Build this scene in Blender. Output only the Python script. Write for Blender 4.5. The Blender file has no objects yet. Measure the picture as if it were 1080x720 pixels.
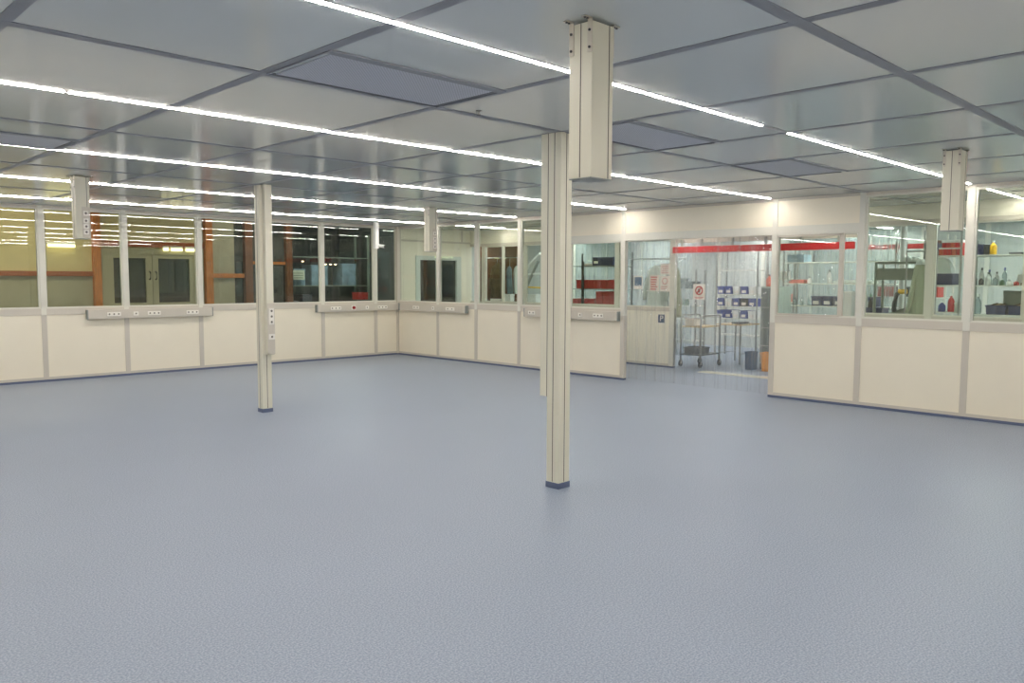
import bpy, bmesh, math, random
from mathutils import Vector, Matrix
random.seed(7)
sc = bpy.context.scene
COL = sc.collection

# ---------------------------------------------------------------- helpers
def lin(r, g, b):
    f = lambda c: (c / 255 / 12.92) if c / 255 <= 0.04045 else ((c / 255 + 0.055) / 1.055) ** 2.4
    return (f(r), f(g), f(b), 1)

def mat(name, rgb, rough=0.5, metal=0.0, spec=0.5, noise=0.0, nscale=20, bump=0.0, bscale=80, stretch=(1, 1, 1)):
    m = bpy.data.materials.new(name); m.use_nodes = True
    nt = m.node_tree; b = nt.nodes['Principled BSDF']
    c = lin(*rgb)
    b.inputs['Base Color'].default_value = c
    b.inputs['Roughness'].default_value = rough
    b.inputs['Metallic'].default_value = metal
    b.inputs['Specular IOR Level'].default_value = spec
    if noise or bump:
        tc = nt.nodes.new('ShaderNodeTexCoord'); mp = nt.nodes.new('ShaderNodeMapping')
        mp.inputs['Scale'].default_value = stretch
        nt.links.new(tc.outputs['Object'], mp.inputs['Vector'])
    if noise:
        n = nt.nodes.new('ShaderNodeTexNoise'); n.inputs['Scale'].default_value = nscale; n.inputs['Detail'].default_value = 4
        nt.links.new(mp.outputs[0], n.inputs['Vector'])
        r = nt.nodes.new('ShaderNodeMapRange'); r.inputs['From Min'].default_value = .3; r.inputs['From Max'].default_value = .7
        r.inputs['To Min'].default_value = 1 - noise; r.inputs['To Max'].default_value = 1 + noise
        nt.links.new(n.outputs['Fac'], r.inputs['Value'])
        mx = nt.nodes.new('ShaderNodeVectorMath'); mx.operation = 'SCALE'; mx.inputs[0].default_value = c[:3]
        nt.links.new(r.outputs[0], mx.inputs['Scale']); nt.links.new(mx.outputs[0], b.inputs['Base Color'])
    if bump:
        n2 = nt.nodes.new('ShaderNodeTexNoise'); n2.inputs['Scale'].default_value = bscale
        nt.links.new(mp.outputs[0], n2.inputs['Vector'])
        bp = nt.nodes.new('ShaderNodeBump'); bp.inputs['Strength'].default_value = bump; bp.inputs['Distance'].default_value = .01
        nt.links.new(n2.outputs['Fac'], bp.inputs['Height']); nt.links.new(bp.outputs[0], b.inputs['Normal'])
    return m

def emis(name, rgb, strength):
    m = bpy.data.materials.new(name); m.use_nodes = True
    nt = m.node_tree; nt.nodes.clear()
    e = nt.nodes.new('ShaderNodeEmission'); e.inputs[0].default_value = lin(*rgb); e.inputs[1].default_value = strength
    o = nt.nodes.new('ShaderNodeOutputMaterial'); nt.links.new(e.outputs[0], o.inputs[0])
    return m

def clear(name, tint, refl=1.0, rough=0.0, haze=0.0, hazecol=(225, 235, 238), bump=0.0, bscale=5, stretch=(1, 1, 1), ior=1.5):
    """thin transparent sheet: fresnel reflection over tinted transparency"""
    m = bpy.data.materials.new(name); m.use_nodes = True
    nt = m.node_tree; nt.nodes.clear(); N = nt.nodes.new; L = nt.links.new
    tr = N('ShaderNodeBsdfTransparent'); tr.inputs[0].default_value = lin(*tint)
    gl = N('ShaderNodeBsdfGlossy'); gl.inputs['Roughness'].default_value = rough; gl.inputs[0].default_value = (1, 1, 1, 1)
    # Schlick reflectance from the angle between view and surface, equal on both faces of the sheet
    ge = N('ShaderNodeNewGeometry'); dt = N('ShaderNodeVectorMath'); dt.operation = 'DOT_PRODUCT'
    L(ge.outputs['Incoming'], dt.inputs[0]); L(ge.outputs['Normal'], dt.inputs[1])
    def MA(op, a, b):
        q = N('ShaderNodeMath'); q.operation = op
        for i, v in enumerate((a, b)):
            if v is None: continue
            if isinstance(v, float): q.inputs[i].default_value = v
            else: L(v, q.inputs[i])
        return q.outputs[0]
    one = MA('SUBTRACT', 1.0, MA('ABSOLUTE', dt.outputs['Value'], None))
    sch = MA('ADD', MA('MULTIPLY', MA('POWER', one, 5.0), .96), .04)
    ml = N('ShaderNodeMath'); ml.operation = 'MULTIPLY'; ml.inputs[1].default_value = refl; ml.use_clamp = True
    L(sch, ml.inputs[0])
    if bump:
        tc = N('ShaderNodeTexCoord'); mp = N('ShaderNodeMapping'); mp.inputs['Scale'].default_value = stretch
        L(tc.outputs['Object'], mp.inputs['Vector'])
        n = N('ShaderNodeTexNoise'); n.inputs['Scale'].default_value = bscale; n.inputs['Distortion'].default_value = .6; L(mp.outputs[0], n.inputs['Vector'])
        b = N('ShaderNodeBump'); b.inputs['Strength'].default_value = bump; b.inputs['Distance'].default_value = .02
        L(n.outputs['Fac'], b.inputs['Height']); L(b.outputs[0], gl.inputs['Normal']); L(b.outputs[0], dt.inputs[1])
    mx = N('ShaderNodeMixShader'); L(ml.outputs[0], mx.inputs[0])
    base = tr.outputs[0]
    if haze:
        df = N('ShaderNodeBsdfTranslucent'); df.inputs[0].default_value = lin(*hazecol)
        d2 = N('ShaderNodeBsdfDiffuse'); d2.inputs[0].default_value = lin(*hazecol)
        ad = N('ShaderNodeMixShader'); ad.inputs[0].default_value = .5; L(df.outputs[0], ad.inputs[1]); L(d2.outputs[0], ad.inputs[2])
        hm = N('ShaderNodeMixShader'); hm.inputs[0].default_value = haze
        if bump:   # scuffs and vertical highlights of the soft plastic, painted into the haze
            mp2 = N('ShaderNodeMapping'); mp2.inputs['Scale'].default_value = (22, 22, .7); L(tc.outputs['Object'], mp2.inputs['Vector'])
            n2 = N('ShaderNodeTexNoise'); n2.inputs['Scale'].default_value = 1.6; n2.inputs['Detail'].default_value = 3; L(mp2.outputs[0], n2.inputs['Vector'])
            r2 = N('ShaderNodeMapRange'); r2.inputs['From Min'].default_value = .5; r2.inputs['From Max'].default_value = .74
            r2.inputs['To Min'].default_value = haze; r2.inputs['To Max'].default_value = min(1, haze * 2 + .13)
            L(n2.outputs['Fac'], r2.inputs['Value']); L(r2.outputs[0], hm.inputs[0])
        L(tr.outputs[0], hm.inputs[1]); L(ad.outputs[0], hm.inputs[2]); base = hm.outputs[0]
    L(base, mx.inputs[1]); L(gl.outputs[0], mx.inputs[2])
    o = N('ShaderNodeOutputMaterial'); L(mx.outputs[0], o.inputs[0])
    return m

class MB:
    def __init__(s): s.bm = bmesh.new()
    def box(s, x0, x1, y0, y1, z0, z1, bev=0.0):
        r = bmesh.ops.create_cube(s.bm, size=1)
        vs = r['verts']
        for v in vs:
            v.co = Vector(((x0 + x1) / 2 + v.co.x * (x1 - x0), (y0 + y1) / 2 + v.co.y * (y1 - y0), (z0 + z1) / 2 + v.co.z * (z1 - z0)))
        if bev:
            es = list({e for v in vs for e in v.link_edges})
            bmesh.ops.bevel(s.bm, geom=es, offset=bev, segments=2, affect='EDGES', profile=.6)
        return s
    def tube(s, pts, r, seg=8, r2=None):
        pts = [Vector(p) for p in pts]; rings = []
        for i, p in enumerate(pts):
            if i == 0: d = pts[1] - p
            elif i == len(pts) - 1: d = p - pts[i - 1]
            else: d = (pts[i + 1] - p).normalized() + (p - pts[i - 1]).normalized()
            d.normalize()
            up = Vector((0, 0, 1)) if abs(d.z) < .9 else Vector((1, 0, 0))
            a = d.cross(up).normalized(); b = d.cross(a)
            rr = r if r2 is None else r + (r2 - r) * i / (len(pts) - 1)
            rings.append([s.bm.verts.new(p + a * math.cos(t) * rr + b * math.sin(t) * rr) for t in [2 * math.pi * k / seg for k in range(seg)]])
        for A, B in zip(rings, rings[1:]):
            for k in range(seg): s.bm.faces.new((A[k], A[(k + 1) % seg], B[(k + 1) % seg], B[k]))
        s.bm.faces.new(rings[0]); s.bm.faces.new(rings[-1])
        return s
    def lathe(s, cx, cy, prof, seg=14):
        rings = [[s.bm.verts.new((cx + math.cos(2 * math.pi * k / seg) * r, cy + math.sin(2 * math.pi * k / seg) * r, z)) for k in range(seg)] for r, z in prof]
        for A, B in zip(rings, rings[1:]):
            for k in range(seg): s.bm.faces.new((A[k], A[(k + 1) % seg], B[(k + 1) % seg], B[k]))
        s.bm.faces.new(rings[0]); s.bm.faces.new(rings[-1])
        return s
    def cyl(s, a, b, r, seg=12): return s.tube([a, b], r, seg)
    def open_box(s, x0, x1, y0, y1, z0, z1, t=.006, taper=.015, rim=.008):
        def ring(ins, z, d): return [s.bm.verts.new(c) for c in ((x0 + ins + d, y0 + ins + d, z), (x1 - ins - d, y0 + ins + d, z), (x1 - ins - d, y1 - ins - d, z), (x0 + ins + d, y1 - ins - d, z))]
        R = [ring(taper, z0, 0), ring(rim * .6, z1 - .02, 0), ring(-rim * .4, z1 - .02, 0), ring(-rim * .4, z1, 0), ring(t, z1, 0), ring(taper + t, z0 + t, 0)]
        for A, B in zip(R, R[1:]):
            for k in range(4): s.bm.faces.new((A[k], A[(k + 1) % 4], B[(k + 1) % 4], B[k]))
        s.bm.faces.new(R[0]); s.bm.faces.new(R[-1])
        return s
    def prism(s, pts, axis, a, b):
        """outline pts (u, v) extruded along axis 'x','y' or 'z' between a and b"""
        def P(u, v, w): return {'x': (w, u, v), 'y': (u, w, v), 'z': (u, v, w)}[axis]
        A = [s.bm.verts.new(P(u, v, a)) for u, v in pts]; B = [s.bm.verts.new(P(u, v, b)) for u, v in pts]
        n = len(pts)
        for k in range(n): s.bm.faces.new((A[k], A[(k + 1) % n], B[(k + 1) % n], B[k]))
        s.bm.faces.new(A); s.bm.faces.new(B)
        return s
    def build(s, name, m, parent=None, smooth=False):
        me = bpy.data.meshes.new(name)
        bmesh.ops.recalc_face_normals(s.bm, faces=s.bm.faces)
        off = world_loc(parent) if parent else Vector((0, 0, 0))
        for v in s.bm.verts: v.co -= off
        s.bm.to_mesh(me); s.bm.free()
        me.materials.append(m)
        if smooth: me.polygons.foreach_set('use_smooth', [True] * len(me.polygons))
        o = bpy.data.objects.new(name, me); COL.objects.link(o)
        if parent: o.parent = parent
        return o

def world_loc(o):
    v = Vector((0, 0, 0))
    while o: v += o.location; o = o.parent
    return v

def struct(name, mb, m, parent=None):
    o = mb.build(name, m, parent)
    if not parent: o['kind'] = 'structure'
    return o

def thing(name, label, cat, loc, group=None):
    o = bpy.data.objects.new(name, None); COL.objects.link(o)
    o.location = loc; o.empty_display_size = .05; o['label'] = label; o['category'] = cat
    if group: o['group'] = group
    return o

def tag(o, label, cat, group=None, kind=None):
    o['label'] = label; o['category'] = cat
    if group: o['group'] = group
    if kind: o['kind'] = kind
    return o

def copy_tree(o, loc=None, label=None, parent=None):
    c = o.copy(); COL.objects.link(c)
    if loc is not None: c.location = loc
    if label: c['label'] = label
    if parent: c.parent = parent
    for ch in list(o.children): copy_tree(ch, parent=c)
    return c

def face_text(name, txt, size, loc, m, parent, facing='-x'):
    cu = bpy.data.curves.new(name, 'FONT'); cu.body = txt; cu.size = size; cu.extrude = .0008
    cu.align_x = 'CENTER'; cu.align_y = 'CENTER'; cu.materials.append(m)
    tmp = bpy.data.objects.new(name, cu); COL.objects.link(tmp)
    me = bpy.data.meshes.new_from_object(tmp.evaluated_get(bpy.context.evaluated_depsgraph_get())); me.name = name
    bpy.data.objects.remove(tmp); me.materials.clear(); me.materials.append(m)
    o = bpy.data.objects.new(name, me); COL.objects.link(o)
    o.parent = parent; o.location = Vector(loc) - (world_loc(parent) if parent else Vector((0, 0, 0)))
    M = Matrix(((0, 0, -1), (-1, 0, 0), (0, 1, 0))) if facing == '-x' else Matrix(((1, 0, 0), (0, 0, -1), (0, 1, 0)))
    o.rotation_euler = M.to_euler()
    return o

# ---------------------------------------------------------------- materials
M = {}
M['panel'] = mat('cream_panel', (241, 233, 213), .45, noise=.012, nscale=3)
M['header'] = mat('cream_header_panel', (236, 231, 214), .45)
M['alu'] = mat('painted_aluminium', (206, 199, 186), .42, spec=.5)
M['alu_lt'] = mat('light_profile', (222, 220, 208), .42)
M['duct'] = mat('powder_coated_duct', (218, 214, 196), .4, noise=.01, nscale=6, stretch=(6, 6, .3))
M['groove'] = mat('dark_groove', (72, 68, 62), .7)
M['socket'] = mat('white_socket', (240, 236, 226), .35)
M['pin'] = mat('dark_socket_hole', (112, 106, 98), .6)
M['red_btn'] = mat('red_button', (150, 20, 24), .35)
M['skirt'] = mat('blue_vinyl_skirting', (92, 103, 130), .5)
M['beam'] = mat('grey_ceiling_profile', (140, 143, 150), .45)
M['housing'] = mat('strip_housing', (190, 188, 185), .4)
M['steel'] = mat('brushed_steel', (168, 168, 164), .35, metal=.75)
M['bolt'] = mat('dark_bolt', (70, 70, 72), .4, metal=.6)
M['white'] = mat('white_plastic', (235, 236, 232), .4)
M['paper'] = mat('paper', (238, 232, 222), .8)
M['red'] = mat('red_plastic', (214, 24, 34), .45)
M['redbin'] = mat('red_bin_plastic', (176, 34, 30), .4, noise=.15, nscale=12, stretch=(1, 8, 1))
M['pink'] = mat('pale_red_cloth', (226, 120, 110), .8, noise=.2)
M['navy'] = mat('navy_plastic', (34, 44, 92), .4)
M['bluebin'] = mat('blue_bin_plastic', (46, 66, 148), .4)
M['black'] = mat('black_plastic', (34, 36, 38), .45)
M['darkgrey'] = mat('dark_grey_plastic', (74, 80, 84), .5)
M['grey'] = mat('mid_grey_metal', (140, 146, 142), .45)
M['greygreen'] = mat('grey_green_metal', (118, 128, 112), .5)
M['green'] = mat('green_items', (96, 130, 104), .5)
M['yellow'] = mat('yellow_plastic', (244, 190, 24), .4)
M['orangebin'] = mat('orange_bin_plastic', (240, 156, 30), .45)
M['orangered'] = mat('orange_red', (214, 92, 60), .4)
M['wood'] = mat('orange_stained_timber', (196, 120, 54), .55, noise=.25, nscale=8, stretch=(6, 6, .8))
M['woodlt'] = mat('pale_wood', (206, 178, 132), .5, noise=.1, nscale=10)
M['wooddk'] = mat('brown_timber', (112, 70, 42), .6, noise=.3, nscale=8, stretch=(6, 6, .8))
M['redwood'] = mat('reddish_timber', (160, 88, 46), .6, noise=.2, nscale=8, stretch=(.8, 6, 6))
M['plaster'] = mat('yellowish_hall_panel', (214, 200, 150), .8, noise=.08, nscale=2)
M['plasterdim'] = mat('grey_hall_panel', (170, 166, 142), .8, noise=.08, nscale=3)
M['hallfloor'] = mat('hall_concrete', (120, 116, 108), .6, noise=.1)
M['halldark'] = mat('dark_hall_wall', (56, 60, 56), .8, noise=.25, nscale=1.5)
M['doorframe'] = mat('beige_door_frame', (176, 170, 142), .5)
M['coat'] = mat('grey_green_coat', (176, 182, 156), .85, noise=.08, nscale=8)
M['cloth'] = mat('white_cloth', (226, 232, 226), .85)
M['brown'] = mat('brown_fabric', (118, 98, 70), .9, noise=.3, nscale=8)
M['farwall'] = mat('pale_cyan_wall', (192, 196, 190), .6, noise=.06, nscale=3, stretch=(1, 5, .3))
M['farceil'] = mat('pale_ceiling', (196, 204, 204), .4)
M['ghost'] = mat('blue_wrapped_goods', (110, 134, 144), .5, noise=.3, nscale=5)
M['blueink'] = mat('blue_grey_print', (84, 112, 140), .6, noise=.3, nscale=30)
M['pinkink'] = mat('faded_red_print', (206, 128, 120), .7)
M['navysign'] = mat('dark_blue_sign', (52, 76, 108), .5)
M['redink'] = mat('red_print', (190, 40, 40), .5)
M['led'] = emis('led_diffuser', (255, 247, 238), 98)
M['ledfar'] = emis('far_room_led', (250, 252, 250), 66)
M['lamp'] = emis('warm_fluorescent', (255, 242, 180), 4)
M['spot'] = emis('small_warm_lamp', (255, 220, 180), 8)
M['glass'] = clear('window_glass', (246, 250, 246), refl=1.15)
M['glass2'] = clear('rear_partition_glass', (248, 251, 250), refl=.6)
M['darkglass'] = mat('dark_door_glass', (38, 42, 40), .06, spec=.8)
M['pvc'] = clear('clear_pvc', (252, 252, 252), refl=1.7, rough=.08, haze=.03, hazecol=(240, 242, 240), bump=1.0, bscale=4, stretch=(5, 5, .8))
M['sheet'] = clear('milky_plastic_sheet', (236, 240, 240), refl=1, rough=.12, haze=.22, hazecol=(206, 220, 222), bump=.5, bscale=4, stretch=(4, 4, .5))
M['clearbin'] = clear('clear_bin', (214, 226, 226), refl=1.2, rough=.1, haze=.25)

def floor_mat(name, c1, c2, rough):
    m = bpy.data.materials.new(name); m.use_nodes = True
    nt = m.node_tree; b = nt.nodes['Principled BSDF']; N = nt.nodes.new; L = nt.links.new
    tc = N('ShaderNodeTexCoord')
    n = N('ShaderNodeTexNoise'); n.inputs['Scale'].default_value = 110; n.inputs['Detail'].default_value = 3; L(tc.outputs['Object'], n.inputs['Vector'])
    r = N('ShaderNodeValToRGB'); r.color_ramp.elements[0].position = .36; r.color_ramp.elements[1].position = .64
    r.color_ramp.elements[0].color = lin(*c1); r.color_ramp.elements[1].color = lin(*c2); L(n.outputs['Fac'], r.inputs[0])
    n2 = N('ShaderNodeTexNoise'); n2.inputs['Scale'].default_value = .8; n2.inputs['Detail'].default_value = 3; L(tc.outputs['Object'], n2.inputs['Vector'])
    mr = N('ShaderNodeMapRange'); mr.inputs['To Min'].default_value = .95; mr.inputs['To Max'].default_value = 1.05; L(n2.outputs['Fac'], mr.inputs['Value'])
    vm = N('ShaderNodeVectorMath'); vm.operation = 'SCALE'; L(r.outputs[0], vm.inputs[0]); L(mr.outputs[0], vm.inputs['Scale'])
    L(vm.outputs[0], b.inputs['Base Color'])
    n3 = N('ShaderNodeTexNoise'); n3.inputs['Scale'].default_value = 60; L(tc.outputs['Object'], n3.inputs['Vector'])
    bu = N('ShaderNodeBump'); bu.inputs['Strength'].default_value = .07; bu.inputs['Distance'].default_value = .004; L(n3.outputs['Fac'], bu.inputs['Height']); L(bu.outputs[0], b.inputs['Normal'])
    b.inputs['Roughness'].default_value = rough; b.inputs['Specular IOR Level'].default_value = .4
    return m
M['floor'] = floor_mat('speckled_blue_vinyl', (119, 131, 148), (157, 166, 182), .42)

def ceil_mat():
    m = bpy.data.materials.new('satin_metal_ceiling_panels'); m.use_nodes = True
    nt = m.node_tree; b = nt.nodes['Principled BSDF']; N = nt.nodes.new; L = nt.links.new
    b.inputs['Base Color'].default_value = lin(207, 212, 210)
    b.inputs['Roughness'].default_value = .13; b.inputs['Specular IOR Level'].default_value = .85
    tc = N('ShaderNodeTexCoord'); n = N('ShaderNodeTexNoise'); n.inputs['Scale'].default_value = 1.3; n.inputs['Detail'].default_value = 1
    L(tc.outputs['Object'], n.inputs['Vector'])
    bu = N('ShaderNodeBump'); bu.inputs['Strength'].default_value = .05; bu.inputs['Distance'].default_value = .02
    L(n.outputs['Fac'], bu.inputs['Height']); L(bu.outputs[0], b.inputs['Normal'])
    return m
M['ceil'] = ceil_mat()

def perf_mat():
    m = bpy.data.materials.new('perforated_metal'); m.use_nodes = True
    nt = m.node_tree; b = nt.nodes['Principled BSDF']; N = nt.nodes.new; L = nt.links.new
    tc = N('ShaderNodeTexCoord'); mp = N('ShaderNodeMapping'); mp.inputs['Scale'].default_value = (70, 70, 70); mp.inputs['Rotation'].default_value = (0, 0, math.radians(45))
    v = N('ShaderNodeTexVoronoi'); v.inputs['Randomness'].default_value = 0; v.inputs['Scale'].default_value = 1
    L(tc.outputs['Object'], mp.inputs['Vector']); L(mp.outputs[0], v.inputs['Vector'])
    r = N('ShaderNodeValToRGB'); r.color_ramp.elements[0].position = .30; r.color_ramp.elements[1].position = .38
    r.color_ramp.elements[0].color = lin(104, 106, 114); r.color_ramp.elements[1].color = lin(196, 198, 208)
    L(v.outputs['Distance'], r.inputs[0]); L(r.outputs[0], b.inputs['Base Color']); b.inputs['Roughness'].default_value = .4
    return m
M['perf'] = perf_mat()

# ---------------------------------------------------------------- dimensions
H = 2.68
XB, YA = 10.13, 13.66            # faces of the right and the left partition
XW, YW = -3.0, -3.0              # walls behind the camera
X2 = 12.17                       # second partition
X3 = 17.2                        # far wall of the adjoining room
T = .07
Ax = [-2.52, -1.32, -.12, 1.08, 2.28, 3.48, 4.68, 5.91, 7.12, 8.33, 9.57]       # post centres of the left wall
By = [12.34, 11.21, 10.06, 8.90, 7.75, 5.21, 4.05, 2.83, 1.63, .43, -.77, -1.97]

# ---------------------------------------------------------------- floor and ceilings
struct('floor', MB().box(XW - .1, X3 + .1, YW - .1, 17.0, -.1, 0), M['floor'])
struct('ceiling', MB().box(XW - .1, X2 + .05, YW - .1, YA + .08, H, H + .08), M['ceil'])
struct('ceiling', MB().box(X2 + .05, X3 + .1, YW - .1, 17.0, H, H + .08), M['farceil'])
tn = [0]
def trim(mb, m):
    tn[0] += 1
    return struct('trim_%d' % tn[0], mb, m)
Xbeam = [-.8, 1.61, 4.02, 6.42, 8.83, 11.23]
Ybeam = [-2.66 + 1.19 * k for k in range(11)]
for y in Xbeam:
    trim(MB().box(XW, XB, y - .033, y + .033, H - .004, H + .01), M['beam'])
for x in Ybeam:
    if x < XB - .1: trim(MB().box(x - .03, x + .03, YW, YA, H - .003, H + .01), M['beam'])
for y in Xbeam: trim(MB().box(XB + T, X2, y - .03, y + .03, H - .003, H + .01), M['beam'])
trim(MB().box(11.2, 11.25, YW, YA, H - .002, H + .01), M['beam'])

# light strips along the ceiling joints
Ly = [-1.97, .43, 2.83, 5.24, 7.64, 10.04, 12.44]
where = ['last row behind the camera', 'first row behind the camera', 'nearest, with a short dark gap', 'second nearest',
         'third nearest', 'second from the left partition', 'nearest the left partition']
for i, y in enumerate(Ly):
    t = thing('ceiling_light', 'long white LED strip in the ceiling, ' + where[i], 'ceiling light', (XW, y, H), 'LED strips in the cleanroom ceiling')
    MB().box(XW + .02, XB - .02, y - .022, y + .022, H - .003, H + .01).build('housing', M['housing'], t)
    joints = [XW + .05, -.9, 1.5, 3.89 if i == 2 else 3.2, 5.27 if i == 2 else 5.6, 7.9, XB - .10]
    if i in (0, 1): joints = [XW + .05, 1.5, 5.6, XB - .04]
    for a, b in zip(joints, joints[1:]):
        if i == 2 and abs(a - 5.27) < .01: a = 5.66
        MB().box(a + .012, b - .012, y - .0115, y + .0115, H - .006, H - .0025).build('diffuser', M['led'], t)

for y, l in zip(Ly[2:], ('farthest right, opposite the long tote rack', 'above the sliding window', 'above the left end of the strip curtain', 'right of the white machine arm', 'next to the corridor double door')):
    t = thing('ceiling_light', 'short LED strip in the corridor ceiling, ' + l, 'ceiling light', (11.15, y, H), 'short LED strips in the corridor')
    MB().box(XB + T + .02, X2 - .02, y - .022, y + .022, H - .003, H + .01).build('housing', M['housing'], t)
    MB().box(XB + T + .08, X2 - .10, y - .0115, y + .0115, H - .006, H - .0025).build('diffuser', M['led'], t)

# perforated air outlets
vents = [((2.13, 3.27, 3.40, 3.985), 'perforated grey ceiling air outlet nearest the camera, left of the front hanging duct'),
         ((4.51, 5.65, 3.40, 3.985), 'perforated grey ceiling air outlet just behind the front hanging duct'),
         ((6.89, 8.03, 3.40, 3.985), 'perforated grey ceiling air outlet nearest the right partition header'),
         ((.94, 2.08, 7.02, 7.60), 'perforated grey ceiling air outlet at the left photo edge')]
for (a, b, c, d), lab in vents:
    t = thing('air_vent', lab, 'air vent', ((a + b) / 2, (c + d) / 2, H), 'perforated air outlets in the ceiling')
    MB().box(a + .03, b - .03, c + .03, d - .01, H - .004, H + .004).build('perforated_plate', M['perf'], t)
    f = MB()
    f.box(a, b, c - .028, c + .03, H - .008, H + .006).box(a, b, d, d + .02, H - .01, H + .006)
    f.box(a - .012, a, c - .028, d + .02, H - .008, H + .006).box(b, b + .012, c - .028, d + .02, H - .008, H + .006)
    f.build('frame', M['beam'], t)
    MB().box(a + .012, b - .03, d - .010, d, H - .002, H + .004).box(b - .03, b - .018, c + .03, d, H - .002, H + .004).build('gap', M['groove'], t)
t = thing('sprinkler_head', 'tiny sprinkler head in the ceiling beside the nearest perforated air outlet', 'sprinkler', (3.55, 3.9, H))
MB().lathe(3.55, 3.9, [(.02, H), (.02, H - .006), (.007, H - .008), (.006, H - .025)]).build('body', M['steel'], t)
MB().lathe(3.55, 3.9, [(.012, H - .025), (.012, H - .028)]).build('deflector', M['bolt'], t)

# ---------------------------------------------------------------- partitions
wn = [0]
def window(axis, c, a, b, z0, z1, glass='glass', sash=None, fr=.022, fm='alu_lt'):
    """window in a wall plane axis=c between a and b"""
    wn[0] += 1
    def bx(mb, u0, u1, w0, w1, z0, z1):
        return mb.box(w0, w1, u0, u1, z0, z1) if axis == 'x' else mb.box(u0, u1, w0, w1, z0, z1)
    f = MB(); w0, w1 = c + .012, c + T - .012
    bx(f, a, b, w0, w1, z0, z0 + fr); bx(f, a, b, w0, w1, z1 - fr, z1)
    bx(f, a, a + fr, w0, w1, z0 + fr, z1 - fr); bx(f, b - fr, b, w0, w1, z0 + fr, z1 - fr)
    o = struct('window_%d' % wn[0], f, M[fm])
    mm = (w0 + w1) / 2
    g = MB(); bx(g, a + fr, b - fr, mm - .002, mm + .002, z0 + fr, z1 - fr); g.build('pane', M[glass], o)
    return o

def wall(name, axis, c, posts, lo, hi, m_top='full', heads=(), skip=(), sill=(1.02, 1.12), header=2.20, doc=None, post_m='alu_lt', low_m='alu'):
    """modular partition: cream infill below, aluminium rails, windows above"""
    ed = [lo] + sorted(posts) + [hi]
    def bx(mb, u0, u1, w0, w1, z0, z1):
        return mb.box(w0, w1, u0, u1, z0, z1) if axis == 'x' else mb.box(u0, u1, w0, w1, z0, z1)
    W = MB()
    for k, (a, b) in enumerate(zip(ed, ed[1:])):
        mid = (a + b) / 2
        if any(s0 < mid < s1 for s0, s1 in skip):
            bx(W, a, b, c + .008, c + T - .008, header + .1, H - .03)
            continue
        bx(W, a, b, c + .006, c + T - .006, .06, sill[0])
        if any(s0 < mid < s1 for s0, s1 in heads): bx(W, a, b, c + .008, c + T - .008, header + .1, H - .03)
    w = struct(name, W, M['panel'])
    for p in sorted(posts):
        opening = any(abs(p - s) < .02 for sk in skip for s in sk)
        mb = MB(); bx(mb, p - .036, p + .036, c - .004, c + T, 0.03, sill[0]); trim(mb, M[low_m])
        mb = MB(); bx(mb, p - .036, p + .036, c - .004, c + T, sill[0], H - .0); trim(mb, M[post_m])
    for k, (a, b) in enumerate(zip(ed, ed[1:])):
        mid = (a + b) / 2; sk = any(s0 < mid < s1 for s0, s1 in skip); hd = any(s0 < mid < s1 for s0, s1 in heads)
        a2 = a + .036 if k else a; b2 = b - .036 if k < len(ed) - 2 else b
        r = MB()
        if not sk:
            bx(r, a2, b2, c - .002, c + T, .03, .07); bx(r, a2, b2, c - .003, c + T, sill[0], sill[1])
        bx(r, a2, b2, c - .002, c + T, H - .035, H)
        if sk or hd: trim(MB().box(c - .003, c + T, a2, b2, header, header + .11), M['alu_lt'])
        trim(r, M['alu'])
        if not sk:
            window(axis, c, a2, b2, sill[1], header if hd else H - .035)
    return w

wall('wall_left', 'y', YA, Ax, XW, XB + .0)
wall('wall_right', 'x', XB, By, YW, YA, heads=((7.75, 8.9), (4.05, 5.21)), skip=((5.21, 7.75),))
trim(MB().box(XB - .035, XB + T, YA - .035, YA + T, .03, H), M['alu'])     # corner post
# sliding sash in the window right of the opening
s = MB(); ys = 4.30
s.box(XB + .002, XB + .03, ys - .03, ys + .03, 1.14, 2.19).box(XB + .002, XB + .03, 5.15, 5.175, 1.14, 2.19).box(XB + .002, XB + .03, ys, 5.16, 1.125, 1.15).box(XB + .002, XB + .03, ys, 5.16, 2.165, 2.19)
trim(s, M['alu'])
trim(MB().box(XB - .006, XB + .03, 4.28, 4.32, 1.19, 1.22), M['alu'])
# baseboards
def baseboard(side, mb): struct('baseboard_' + side, mb, M['skirt'])
baseboard('left', MB().box(XW, XB, YA - .006, YA + T, 0, .032).prism([(YA - .006, 0), (YA - .006, .012), (YA - .03, 0)], 'x', XW, XB))
baseboard('right', MB().box(XB - .006, XB + T, 7.715, YA, 0, .032).box(XB - .006, XB + T, YW, 5.245, 0, .032))
struct('wall_back', MB().box(XW - .1, XW, YW, YA, 0, H), M['panel'])
struct('wall_near', MB().box(XW, X2, YW - .1, YW, 0, H), M['panel'])

# end wall of the corridor with the double door
E0, E1 = XB + T, X2
struct('wall_corridor', MB().box(E0, 10.60, YA, YA + .08, 0, H).box(11.88, E1 + .05, YA, YA + .08, 0, H).box(10.60, 11.88, YA, YA + .08, 2.09, H), M['header'])
trim(MB().box(E0, E1, YA - .006, YA, 2.38, 2.42), M['alu'])
trim(MB().box(11.9, 11.94, YA - .006, YA, 2.42, H), M['alu'])
dd = struct('door_1', MB().box(10.60, 10.72, YA - .02, YA + .05, 0, 2.09).box(11.76, 11.88, YA - .02, YA + .05, 0, 2.09).box(10.72, 11.76, YA - .02, YA + .05, 2.0, 2.09)
            .box(11.17, 11.235, YA - .015, YA + .045, 0, 2.0).box(10.72, 11.17, YA - .015, YA + .045, 0, 1.03).box(11.235, 11.76, YA - .015, YA + .045, 0, 1.03), mat('pale_door_frame', (204, 214, 208), .4))
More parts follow.
